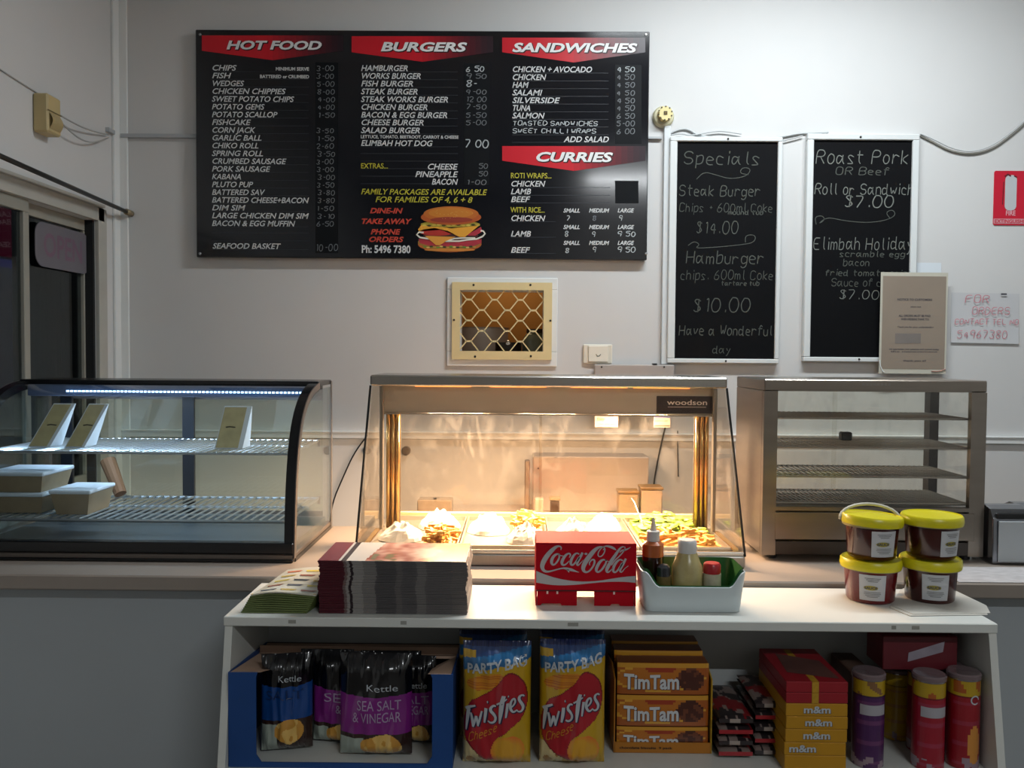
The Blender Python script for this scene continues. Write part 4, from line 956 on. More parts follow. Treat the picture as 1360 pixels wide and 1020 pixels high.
for (p, u, v, rx, ry, h, mt, lb) in (
    (0, .30, .30, .07, .06, .050, paper_f, 'crumpled white paper parcel at the front left of the heated display'),
    (0, .68, .72, .07, .07, .052, paper_f, 'crumpled white paper parcel at the back left of the heated display'),
    (1, .30, .60, .07, .08, .052, paper_f, 'tall crumpled paper parcel in the second pan of the heated display'),
    (1, .74, .26, .06, .06, .050, foil, 'foil parcel at the front of the second pan'),
    (2, .30, .35, .07, .08, .055, foil, 'foil parcel behind the red box in the heated display'),
    (2, .72, .72, .06, .06, .045, paper_f, 'small white paper parcel at the back of the third pan')):
    wrap(lb, xx_(p, u), PY0+.01+v*(PY1-PY0-.02), rx, ry, h, mt)
chip = M('golden_chip', 'd9a552', .6, var=.15, scale=80)
greens = M('salad_green', '8fa838', .5, var=.3, scale=50)
def heap(name, label, p, u0, u1, v0, v1, kind, n):
    x0, x1 = xx_(p, u0), xx_(p, u1); y0, y1 = PY0+.01+v0*(PY1-PY0-.02), PY0+.01+v1*(PY1-PY0-.02)
    m = MB()
    for k in range(n):
        x, y = rf.uniform(x0+.02, x1-.02), rf.uniform(y0+.02, y1-.02); e_ = 1-abs((x-(x0+x1)/2)/((x1-x0)/2))*.8
        z = CT+.046+rf.random()*.038*e_
        R = Matrix.Rotation(rf.uniform(0, PI), 3, 'Z') @ Matrix.Rotation(rf.uniform(-.3, .3), 3, 'Y')
        if kind == 'chip': m.obox((x, y, z), rf.uniform(.03, .055), .009, .009, R)
        else: m.ball((x, y, z), rf.uniform(.014, .024), rf.uniform(.010, .016), .005, 8, 4, R, .5)
    m.box(x0+.01, x1-.01, y0+.01, y1-.01, CT+.0375, CT+.048)
    o = m.build(name, chip if kind == 'chip' else greens); tag(o, label, 'food'); o['kind'] = 'stuff'
heap('hot_chips', 'heap of golden hot chips in the left pan of the heated display', 0, .55, .98, .02, .48, 'chip', 90)
heap('hot_chips', 'heap of golden hot chips at the back of the second pan', 1, .55, .98, .5, .98, 'chip', 80)
heap('salad_greens', 'heap of yellow-green salad at the back of the right pan', 3, .05, .95, .45, .98, 'green', 110)
heap('battered_food', 'low heap of golden fried pieces at the front of the right pan', 3, .05, .95, .02, .42, 'chip', 60)
# tongs standing in the pans
c0_ = P(838, 661, 2.93); t = thing('serving_tongs', 'thin steel serving utensil propped in the heated display', 'tongs', (c0_.x, 2.86, CT+.06))
MB().tube([c0_, P(843, 668, 2.92), P(849, 684, 2.87), P(856, 700, 2.80)], .0022, 6).build('handle', ss, t, smooth=True)
MB().obox(c0_, .022, .004, .007).build('grip_end', ss, t)

# ================================================================ PIE WARMER (right)
WX0, WX1, WY0, WY1 = .739, 1.405, 2.600, 2.93
WZ1 = H-.070; WB = CT+.014
pw_ = thing('pie_warmer', 'stainless glass-fronted pie warmer cabinet with empty wire shelves', 'pie warmer', ((WX0+WX1)/2, (WY0+WY1)/2, CT+.001))
wss = M('warmer_steel', '938a80', .30, metal=.92, var=.08, scale=6, stretch=(1, 1, 5)); wdk = M('warmer_dark', '4a4440', .4, metal=.7, var=.05)
zw0, zw1 = P(1160, 674, WY0).z, P(1160, 518, WY0).z     # window
xw0, xw1 = P(1032, 600, WY0).x, P(1289, 600, WY0).x
MB().rbox(WX0, WX1, WY0, WY1, WZ1-.035, WZ1, .003).build('top_box', wss, pw_)
MB().rbox(WX0, WX0+.02, WY0+.021, WY1, WB, WZ1-.0355, .002).build('side_panel', wss, pw_)
MB().box(WX0+.021, WX1, WY0+.021, WY1, WB, zw0-.01).build('element_box', wss, pw_)
f = MB(); f.box(WX0, xw0, WY0, WY0+.02, WB, WZ1-.0355); f.box(xw1, WX1, WY0, WY0+.02, WB, WZ1-.0355); f.box(xw0, xw1, WY0, WY0+.02, zw1, WZ1-.0355); f.box(xw0, xw1, WY0, WY0+.02, zw0-.012, zw0)
f.build('front_frame', wss, pw_)
zl = P(1160, 719, WY0).z
MB().rbox(xw0-.002, WX1-.03, WY0-.003, WY0+.0, zl+.004, zw0-.016, .001).build('control_panel', wss, pw_)
MB().rbox(WX0+.02, WX1-.02, WY0+.001, WY0+.01, WB+.002, zl-.002, .001).build('lower_panel', wdk, pw_)
MB().box(xw0, xw1, WY0+.008, WY0+.011, zw0, zw1).build('front_glass', GL('warmer_glass', 'fbfbf9', .8, smear=.08), pw_)
for x0, x1 in ((WX0+.021, (WX0+WX1)/2+.005), ((WX0+WX1)/2-.01, WX1-.03)):
    MB().box(x0, x1, WY1-.006, WY1-.003, zw0, WZ1-.036).build('rear_glass', GL('warmer_rear_glass', 'fafaf6', .8, smear=.05), pw_)
for x, y0, y1, w_ in ((WX1-.032, WY1-.04, WY1-.001, .03), (WX1-.026, WY0+.022, WY0+.05, .024)):
    MB().box(x, x+w_, y0, y1, zw0, WZ1-.036).build('inner_post', wdk, pw_)
MB().box(WX1-.004, WX1-.001, WY0+.05, WY1-.04, zw0, WZ1-.036).build('side_glass', GL('warmer_glass'), pw_)
for x in (WX0+.03, WX1-.05):
    for y in (WY0+.02, WY1-.05): MB().lathe([(.014, CT+.001), (.016, CT+.0135)], (x+.01, y+.01, 0), 12).build('foot', black, pw_)
wdk2 = M('warmer_wire', 'a8a096', .35, metal=.85, var=0)
for py in (556, 594.5, 633.5):
    z = P(1160, py, WY0+.03).z; wire_shelf(WX0+.026, WX1-.034, WY0+.03, WY1-.045, z, pw_, 36, .0024, wdk2, 2)
wire_shelf(WX0+.026, WX1-.034, WY0+.026, WY1-.045, zw0+.007, pw_, 42, .0026, wdk2, 4)
tt = text2d('pie warmer', .008); wd = width2d(tt)
m = MB(); c = P(1145, 512, WY0); 
for k in range(8): m.box(c.x+k*.011, c.x+k*.011+.008, WY0-.0008, WY0-.0001, c.z, c.z+.007)
m.build('worn_badge', M('badge', '8f8a84', .4, metal=.3), pw_)
c = P(1116, 578, WY1+.01); 
o = MB().rbox(P(1109, 583, 2.86).x, P(1123, 583, 2.86).x, 2.80, 2.83, P(1116, 594.5, WY0+.03).z+.0045, P(1116, 573, 2.83).z, .004).build('thermometer', black); tag(o, 'small dark thermometer standing on the second pie warmer shelf', 'thermometer')

# napkin dispensers and the printed sheet
def napkin(label, px0, Y):
    x0 = P(px0, 700, Y).x; t = thing('napkin_dispenser', label, 'napkin dispenser', (x0+.055, Y+.06, CT+.003), group='napkin dispensers at the right end of the counter')
    z0 = CT+.003; h_ = .168
    pf = [(Y, z0), (Y+.004, z0+h_*.80), (Y+.02, z0+h_*.95), (Y+.05, z0+h_), (Y+.075, z0+h_), (Y+.105, z0+h_*.93), (Y+.12, z0+h_*.78), (Y+.122, z0)]
    MB().prism([(x0, a, b) for a, b in pf], (.112, 0, 0)).build('chrome_shell', M('dispenser_chrome', '8d8f94', .2, metal=.95, var=.03), t, bevel=.003)
    MB().rbox(x0+.014, x0+.098, Y-.004, Y-.0005, z0+.006, z0+h_*.76, .002).build('napkin_face', M('napkin_grey', 'aab0b4', .6, var=.02), t)
    MB().rbox(x0+.010, x0+.102, Y+.0006, Y+.012, z0+h_*.79, z0+h_*.90, .003).build('slot_shadow', M('slot_black', '101012', .4), t)
napkin('chrome napkin dispenser with white face right beside the pie warmer', 1319.5, 2.56)
napkin('chrome napkin dispenser cut by the right edge of the photo', 1357, 2.60)
a = P(1272, 772, 2.36)
m = MB(); m.grid(lambda u, v: (P(1272, 773, 2.36).x+u*.42, 2.352+v*.17, CT+.0006+.0008*v), 6, 3); m.grid(lambda u, v: (P(1272, 773, 2.36).x+u*.42, 2.352+v*.17, CT+.0018+.0008*v), 6, 3)
o = m.build('printed_sheets', M('sheet_print', 'b4b0b0', .5, var=.22, scale=60, stretch=(.4, 1, 1))); tag(o, 'faded printed sheets lying under the napkin dispensers', 'paper')
# ================================================================ WHITE SHELF UNIT
ST = H-.629; TT = .023        # top surface
SX0, SX1, SY0, SY1 = -.696, 1.138, 2.032, 2.335
su = thing('shelf_unit', 'long low white shelf unit standing against the counter front', 'shelf unit', ((SX0+SX1)/2, 2.2, 0))
sw = M('shelf_white', 'c9cbc6', .35, var=.02)
MB().rbox(SX0, SX1, SY0, SY1, ST-TT, ST, .002).build('top_board', sw, su)
def yfront(z): return SY0+.003-(ST-z)*.18
SH = H-.975
for x in (SX0+.004, SX1-.022):
    MB().prism([(x, yfront(ST-TT), ST-TT-.0003), (x, SY1-.001, ST-TT-.0003), (x, SY1-.001, 0), (x, yfront(0), 0)], (.018, 0, 0)).build('side_panel', sw, su)
MB().box(SX0+.0225, SX1-.0225, SY1-.012, SY1-.002, .06, ST-TT-.0005).build('back_panel', M('shelf_back', 'b4b8b8', .5, var=.02), su)
MB().box(SX0+.0225, SX1-.0225, yfront(SH)+.004, SY1-.0125, SH-.018, SH).build('shelf_board', sw, su)
MB().box(SX0+.0225, SX1-.0225, yfront(.30)+.004, SY1-.0125, .28, .298).build('shelf_board', sw, su)
MB().box(SX0+.0225, SX1-.0225, yfront(.03)+.01, SY1-.0125, .0, .06).build('plinth', sw, su)
m = MB()
for px, w_ in ((388, 5), (536, 4), (761, 7), (1187, 3), (1216, 5)):
    c = P(px, 828+(px-388)*.008, SY0); m.box(c.x-w_*.0018, c.x+w_*.0018, SY0-.0006, SY0+.001, ST-TT*.65, ST-TT*.28)
m.build('scuff_marks', M('scuff', '8f8f88', .5, var=.1), su)
ST1 = ST+.001
# leaflets (left)
lf_x0, lf_x1 = P(322, 815, 2.07).x, P(418, 815, 2.07).x
def leaf_col(w):
    return 'ffffff'
nL = 10
for k in range(nL):
    z = ST1+k*.0042; top = k == nL-1
    t = thing('leaflet', ('topmost curling leaflet with rows of small food pictures beside the magazine pile' if top else 'green leaflet in the low pile left of the magazine pile'), 'leaflet', ((lf_x0+lf_x1)/2, 2.15, z), group='leaflets in the low pile')
    y0 = 2.060+k*.0012; dx = k*.0022
    def f(u, v, z=z, y0=y0, dx=dx, l=0.0):
        if v < .25: l += -.006*(k/nL)*(1-v/.25)**2*0
        sag = (.010*math.sin(PI*u)+.012*(v**2)+.004*noise.noise(Vector((u*2, v*2, .3))))*(k/nL)
        return (lf_x0+dx+u*.158+.036*v, y0+v*.20, z+max(0, sag)+l)
    m = MB(); m.grid(lambda u, v: f(u, v), 8, 6); m.grid(lambda u, v: f(u, v, l=.0034), 8, 6)
    b_ = [(0, 0), (1, 0), (1, 1), (0, 1)]
    for (a, b) in (((0, 0), (1, 0)), ((1, 0), (1, 1)), ((1, 1), (0, 1)), ((0, 1), (0, 0))):
        n = 8; vs = []
        for i in range(n+1):
            u = a[0]+(b[0]-a[0])*i/n; v = a[1]+(b[1]-a[1])*i/n; vs += [f(u, v), f(u, v, l=.0034)]
        m.add(vs, [(2*i, 2*i+2, 2*i+3, 2*i+1) for i in range(n)])
    m.build('pages', M('leaflet_green', '5d6a3a', .45, var=.25, scale=14) if not top else M('leaflet_white', 'c8c4b2', .35, var=.05), t)
    if top:
        m = MB()
        for r in range(5):
            for c in range(3):
                u0, v0 = .08+c*.31, .07+r*.185
                m.cur = ['3d3f46', 'b8a03a', '8a4a34', '5a5d66', 'c8b84a'][(r*2+c) % 5] if r < 4 else ['c8622c', 'd8c040', 'b0482c'][c]
                m.add([f(u0+.03, v0, l=.0045), f(u0+.22, v0+.01, l=.0045), f(u0+.25, v0+.07, l=.0045), f(u0, v0+.06, l=.0045)], [(0, 1, 2, 3)])
        m.cur = 'c9a84a'; m.add([f(.0, .0, l=.0042), f(1, .0, l=.0042), f(1, .03, l=.0042), f(0, .03, l=.0042)], [(0, 1, 2, 3)])
        m.cur = None; m.build('printed_pictures', VC('leaflet_print', .4), t)
# magazine pile: every magazine an object, all sharing one print
mgm = M('magazine_print', '808080', .32, var=0)
nt = mgm.node_tree; tc = nt.nodes.new('ShaderNodeTexCoord'); sp_ = nt.nodes.new('ShaderNodeSeparateXYZ'); nz2 = nt.nodes.new('ShaderNodeTexNoise'); nz2.inputs['Scale'].default_value = 9
ad = nt.nodes.new('ShaderNodeMath'); ad.operation = 'MULTIPLY_ADD'; ad.inputs[1].default_value = .012; cr = nt.nodes.new('ShaderNodeValToRGB'); mr = nt.nodes.new('ShaderNodeMapRange')
nt.links.new(tc.outputs['Object'], sp_.inputs[0]); nt.links.new(tc.outputs['Object'], nz2.inputs['Vector']); nt.links.new(nz2.outputs[0], ad.inputs[0]); nt.links.new(sp_.outputs['X'], ad.inputs[2])
mr.inputs['From Min'].default_value = -.172; mr.inputs['From Max'].default_value = .184
nt.links.new(ad.outputs[0], mr.inputs['Value']); nt.links.new(mr.outputs[0], cr.inputs[0]); nt.links.new(cr.outputs[0], nt.nodes['Principled BSDF'].inputs['Base Color'])
cr.color_ramp.interpolation = 'CONSTANT'
stops = [(0, '4a1420'), (.165, '6a5a58'), (.185, '8e8884'), (.205, '2a2024'), (.225, '8a8682'), (.30, '75716f'), (.38, '4e4b4c'), (.52, '625d5c'), (.56, '545152'), (.66, '6e6a68'), (.72, '5c5858'), (.9, '635e5c')]
e_ = cr.color_ramp.elements; e_[0].position = 0; e_[0].color = (*lin(stops[0][1]), 1); e_[1].position = stops[1][0]; e_[1].color = (*lin(stops[1][1]), 1)
for p_, c_ in stops[2:]: q_ = e_.new(p_); q_.color = (*lin(c_), 1)
mg_x0, mg_x1 = P(423, 818, 2.062).x, P(620, 818, 2.062).x
W2 = mg_x1-mg_x0; D2 = .205; nM = 32; th = .0040
def magazine_mesh():
    m = MB(); n = 10
    m.rbox(-W2/2, W2/2, -D2/2, D2/2, 0, th-.0004, .0006); return m.mesh('magazine', mgm)
me_m = magazine_mesh(); rm = random.Random(5)
for k in range(nM):
    top = k == nM-1
    o = bpy.data.objects.new('magazine', me_m if not top else me_m.copy()); COL.objects.link(o)
    bow = .0035*math.sin(k*.33)
    o.location = ((mg_x0+mg_x1)/2+rm.uniform(-.0012, .0012)+bow*.6, 2.062+D2/2+rm.uniform(-.001, .001), ST1+k*th); o.rotation_euler = (0, 0, rm.uniform(-.003, .003))
    o['label'] = 'topmost magazine of the thick pile, bright picture cover' if top else 'glossy magazine in the thick pile under the bright cover'
    o['category'] = 'magazine'; o['group'] = 'magazines in the thick pile'
    if top:
        m = MB(); cols = {}
        hx = lambda h: tuple(int(h[q:q+2], 16) for q in (0, 2, 4))
        def mx(a, b, k): k = max(0, min(1, k)); return tuple(int(p*(1-k)+q*k) for p, q in zip(a, b))
        def pcol(u, v):
            n_ = noise.noise(Vector((u*5, v*3, 2))); n2 = noise.noise(Vector((u*16, v*9, 7)))
            if u < .13: return hx('7a2a34')
            if u < .15: return hx('d0ccc4')
            if u < .19: return hx('3c2c2c')
            if u < .31+.06*v: return hx('ded8d0')
            c = mx(hx('d8b0a0'), hx('9c5a50'), .5+n_*1.2+n2*.6)
            if .34 < u < .52 and v < .35: c = mx(c, hx('7b765c'), n2*3+.4)
            return mx(c, hx('d8b83c'), (u-.74)*7+n_)
        NX, NY = 110, 44
        for j in range(NY):
            for i in range(NX):
                u, v = i/NX, j/NY; m.cur = pcol(u, v)
                m.add([(-W2/2+.0015+(W2-.003)*(i+a)/NX, -D2/2+.0015+(D2-.003)*(j+b)/NY, th+.0001) for a, b in ((0,0),(1,0),(1,1),(0,1))], [(0,1,2,3)])
        me = m.mesh('cover_print', VC('cover_print_mat', .22)); c_ = bpy.data.objects.new('cover_print', me); COL.objects.link(c_); c_.parent = o

# ================================================================ RED DISPENSER BOX with white script
KY0, KY1 = 2.14, 2.29; KX0, KX1 = .048, .298; KH = .1585
rx_ = thing('drink_box', 'glossy red box with white script lettering and a wave beneath', 'box', ((KX0+KX1)/2, (KY0+KY1)/2, ST1))
red = M('cola_red', 'a8101e', .6, spec=.06, var=.03, scale=4); redd = M('cola_red_inner', '6e0c14', .4)
zb3 = ST1+.040
m = MB(); w_ = .003
m.box(KX0, KX1, KY0, KY0+w_, zb3, ST1+KH-w_); m.box(KX0, KX0+w_, KY0+w_, KY1, ST1, ST1+KH-w_); m.box(KX1-w_, KX1, KY0+w_, KY1, ST1, ST1+KH-w_)
m.box(KX0, KX1, KY0, KY1, ST1+KH-w_, ST1+KH); m.build('box_shell', red, rx_, bevel=.0012)
MB().box(KX0+w_, KX1-w_, KY1-w_, KY1, zb3+.004, ST1+KH-w_).build('back_panel', red, rx_)
MB().box(KX0+w_, KX1-w_, KY0+w_+.002, KY1-w_, zb3, zb3+.003).build('inner_shelf', redd, rx_)
fx = lambda X: KX0+(X-40)/1210*(KX1-KX0); fz = lambda Z: ST1+KH-(Z-220)/(1005-220)*KH
# lower front: two red feet panels with the gap between them
for a, b, hol in ((60, 540, (100, 360)), (750, 1225, (940, 1065))):
    m = MB(); yb = KY0+.006; x0, x1, hx0, hx1 = fx(a), fx(b), fx(hol[0]), fx(hol[1])
    m.prism([(x0, yb, ST1), (hx0, yb, ST1), (hx0+.004, yb, ST1+.005), (hx1-.004, yb, ST1+.005), (hx1, yb, ST1), (x1, yb, ST1), (x1, yb, zb3), (x0, yb, zb3)], (0, .003, 0)); m.build('foot_panel', red, rx_)
m = MB()
for X in (182, 302, 988): m.box(fx(X)-.0022, fx(X)+.0022, KY0+.0045, KY0+.0055, fz(860), fz(818))
m.build('slot_glint', M('slot_white', 'e8c8c0', .4), rx_)
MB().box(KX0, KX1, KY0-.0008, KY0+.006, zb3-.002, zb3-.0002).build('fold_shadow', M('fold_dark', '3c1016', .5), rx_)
lg = M('script_white', 'aaa6a8', .4, var=0)
ST_ = [
 [(338,305,8),(346,275,16),(325,256,16),(285,262,30),(240,300,48),(185,360,56),(135,440,60),(112,505,52),(125,555,38),(165,578,26),(220,570,18),(300,545,16),(360,530,16),(400,532,26),(430,542,36),(470,550,36),(510,565,22),(560,580,4)],
 [(415,545,20),(430,560,22),(440,584,4)],
 [(325,360,14),(290,352,22),(248,385,34),(225,440,38),(232,485,28),(262,492,18),(305,440,22),(325,385,20),(310,352,14),(330,375,10),(370,378,8)],
 [(440,400,6),(458,365,20),(440,342,16),(400,362,28),(362,420,36),(348,465,34),(365,495,24),(400,485,16),(440,440,8)],
 [(560,355,16),(530,338,16),(492,370,28),(462,430,34),(456,478,28),(480,496,20),(520,455,22),(560,390,24)],
 [(600,335,26),(575,385,32),(545,440,32),(532,482,26),(548,498,16),(590,450,8),(612,425,4)],
 [(622,350,10),(640,350,34),(658,350,10)],
 [(845,300,10),(868,280,16),(850,262,14),(800,262,26),(745,300,46),(690,370,56),(635,450,58),(606,520,50),(615,565,34),(650,582,20),(695,555,20),(735,495,22),(748,445,24),(735,415,20),(700,430,18),(680,470,14),(690,492,8)],
 [(868,280,14),(868,320,14),(840,370,14),(805,388,12),(782,365,12),(795,315,12),(830,270,12),(880,250,16),(930,258,30),(975,278,30),(1005,300,6)],
 [(885,430,14),(850,415,20),(805,450,34),(770,520,38),(765,560,30),(790,580,20),(835,545,24),(875,480,24),(890,435,18),(868,412,12),(900,440,8),(925,440,6)],
 [(1100,262,10),(1085,254,14),(1050,275,22),(1005,345,34),(950,430,42),(905,510,44),(888,555,34),(905,582,20),(945,550,12),(965,520,8)],
 [(1095,260,12),(1112,262,10),(1105,300,12),(1050,370,14),(985,430,14),(950,490,10)],
 [(1045,330,8),(1065,305,20),(1110,298,24),(1150,280,12),(1176,262,4)],
 [(1085,430,16),(1050,412,18),(1005,450,30),(972,515,34),(968,562,28),(995,582,18),(1035,540,22),(1080,460,24)],
 [(1122,405,24),(1095,460,32),(1062,520,32),(1050,560,24),(1072,580,14),(1110,525,8),(1152,495,8)],
]
m = MB()
for s_ in ST_:
    p = chaikin(s_, 2); v, f = ribbon2d([(a, -b, c) for a, b, c in p]); m.add([(fx(a), KY0-.0012, fz(-b)) for a, b in v], f)
m.build('script_lettering', lg, rx_)
top = chaikin([(45, 568), (150, 612), (300, 660), (480, 690), (620, 696), (800, 685), (960, 655), (1110, 630), (1242, 620)], 1); bot = chaikin([(45, 712), (200, 738), (350, 746), (540, 735), (700, 715), (860, 698), (1000, 692), (1120, 693), (1242, 704)], 1)
m = MB(); n = len(top); m.add([(fx(a), KY0-.0010, fz(b)) for a, b in top]+[(fx(a), KY0-.0010, fz(b)) for a, b in bot], [(i, n+i, n+i+1, i+1) for i in range(n-1)]); m.build('wave_stripe', lg, rx_)

# ================================================================ WHITE CADDY with bottles
TX0, TX1 = P(858, 813, 2.10).x, P(985, 813, 2.10).x; TY0, TY1 = 2.10, 2.235
cd_ = thing('condiment_caddy', 'white plastic tub with dipped front rim and green lining', 'tub', ((TX0+TX1)/2, (TY0+TY1)/2, ST1))
tc_x, tc_y = (TX0+TX1)/2, (TY0+TY1)/2; thw, thd = (TX1-TX0)/2, (TY1-TY0)/2
def caddy(grow, inset, dip, hgt, z0):
    N = 72; M_ = 10
    def f(u, v):
        a = 2*PI*u; c, s_ = math.cos(a), math.sin(a); e = .22
        ux = math.copysign(abs(c)**e, c); uy = math.copysign(abs(s_)**e, s_)
        gx = 1+grow*v
        x = (thw*gx-inset)*ux; y = (thd*(1+grow*.8*v)-inset)*uy
        h = hgt
        if uy < -.5 and dip: # front wall dips in its middle
            d = abs(ux); k_ = min(1, max(0, (d-.68)/.27)); k_ = k_*k_*(3-2*k_); h = hgt-dip*(1-k_)
        return (tc_x+x, tc_y+y, z0+v*h)
    return f, N, M_
f1, N, M_ = caddy(.10, 0, .036, .098, ST1); f2, _, _ = caddy(.10, .0028, .036, .098, ST1+.0006)
m = MB(); m.grid(f1, N, M_); m.grid(f2, N, M_, True)
vs = []; 
for i in range(N): vs += [f1(i/N, 1), f2(i/N, 1)]
m.add(vs, [(2*i, (2*i+2) % (2*N), (2*i+3) % (2*N), 2*i+1) for i in range(N)])
m.add([f1(i/N, 0) for i in range(N)], [tuple(range(N))[::-1]])
m.build('tub_shell', M('caddy_white', 'b9c2c4', .35, var=.02), cd_, smooth=True, angle=50)
f3, _, _ = caddy(.10, .0045, .040, .104, ST1+.001); m = MB(); m.grid(f3, N, M_); m.grid(lambda u, v: (lambda q: (tc_x+(q[0]-tc_x)*.985, tc_y+(q[1]-tc_y)*.975, q[2]))(f3(u, v)), N, M_, True); m.add([f3(i/N, 0.02) for i in range(N)], [tuple(range(N))])
m.build('green_lining', M('lining_green', '1f5a2a', .35, var=.06), cd_, smooth=True, angle=50)
zi = ST1+.006
def bottle(name, label, cat, px, Y, parts_, grp=None):
    x = P(px, 790, Y).x; t = thing(name, label, cat, (x, Y, zi), group=grp)
    for nm, pf, mat in parts_:
        MB().lathe([(r, h) for r, h in pf], (x, Y, zi), 24).build(nm, mat, t, smooth=True, angle=40)
    return t, x
capw = M('cap_white', 'c6c4c0', .35, var=.02)
def zof(py, Y): return P(868, py, Y).z-zi
bottle('sauce_bottle', 'squeeze bottle of orange-brown sauce with a pointed white nozzle', 'bottle', 866.5, 2.185, [
 ('sauce_fill', [(.024, 0), (.027, .003), (.027, zof(738, 2.185))], M('dark_sauce', '2a120c', .2, coat=.4)),
 ('bottle_neck', [(.027, zof(738, 2.185)+.0003), (.027, zof(722, 2.185)), (.018, zof(718, 2.185))], M('orange_plastic', 'a5562a', .25, var=.15, scale=30, coat=.4)),
 ('cap', [(.0165, zof(718, 2.185)+.0003), (.0165, zof(705, 2.185)), (.010, zof(704, 2.185))], capw),
 ('nozzle', [(.0085, zof(704, 2.185)+.0003), (.006, zof(697, 2.185)), (.0026, zof(687, 2.185))], M('nozzle_clear', 'd8d4cc', .4, trans=.3))])
bottle('mayonnaise_bottle', 'wide creamy mayonnaise bottle with a big white cap', 'bottle', 912, 2.150, [
 ('bottle_body', [(.030, 0), (.034, .004), (.038, .03), (.038, zof(752, 2.15)), (.030, zof(742, 2.15)), (.024, zof(733, 2.15))], M('mayo_plastic', 'a89a68', .22, var=.22, scale=28, coat=.4)),
 ('cap', [(.0235, zof(733, 2.15)+.0003), (.0235, zof(719, 2.15)), (.020, zof(716, 2.15))], capw)])
bottle('seasoning_jar', 'small seasoning jar with a red lid in the white tub', 'jar', 945, 2.145, [
 ('jar_body', [(.021, 0), (.0225, .004), (.0225, zof(760, 2.145))], M('jar_glass_pale', 'b6ae98', .3, var=.2, scale=50)),
 ('lid', [(.0215, zof(760, 2.145)+.0003), (.0215, zof(749, 2.145)), (.018, zof(746.5, 2.145))], M('lid_red', 'a01c22', .3))])
t, x = bottle('pepper_jar', 'small dark-lidded jar low between the two tall bottles', 'jar', 881, 2.135, [
 ('jar_body', [(.017, 0), (.0185, .004), (.0185, zof(764, 2.135))], M('pepper_glass', '6b5a34', .2, var=.3, scale=60, coat=.4)),
 ('lid', [(.0175, zof(764, 2.135)+.0003), (.0165, zof(753, 2.135)), (.009, zof(749.5, 2.135))], M('lid_black_gloss', '26282c', .12, coat=.5))])
x = P(945, 770, 2.122).x; o = MB(); tt = text2d('MSG', .010, bold=.02)

# ================================================================ SAUCE PAILS on a loose white sheet
pz = ST+.0008
a = [PZ(1190, 806, ST), PZ(1205, 817, ST), PZ(1318, 812, ST), PZ(1283, 786, ST), PZ(1195, 786, ST)]
pp = [(P(1180, 800, 2.16).x, 2.155), (P(1205, 812, 2.10).x, 2.085), (1.150, 2.10), (1.175, 2.165), (1.165, 2.32), (P(1200, 790, 2.30).x, 2.32)]
m = MB(); m.prism([(x, y, pz) for x, y in pp], (0, 0, .0012)); m.prism([(x+.012, y+.010, pz+.0014) for x, y in pp], (0, 0, .001))
tag(m.build('loose_sheets', M('sheet_white', 'b9b6ae', .5, var=.04)), 'loose white sheets of paper under the right pails, overhanging the shelf end', 'paper')
pzz = ST+.0034
yl = M('pail_yellow', 'c9bf16', .32, var=.03); sau = M('pail_sauce', '3c120e', .22, var=.15, scale=12, coat=.35); saur = M('pail_sauce_red', '5e0d12', .22, var=.15, scale=12, coat=.35)
lab = M('pail_label', 'b4b6ba', .45, var=.02)
pinfo = [('lower left pail of dark red sauce with a yellow lid', 1155.5, 0, saur, -.30, 0), ('upper left pail with a white handle behind its domed yellow lid', 1156, 1, sau, .12, .05),
         ('lower right pail standing on the white sheets', 1234.5, 0, sau, -.22, 0), ('upper right pail with the flat bright yellow lid', 1235, 1, sau, .42, 0)]
PYc = 2.235
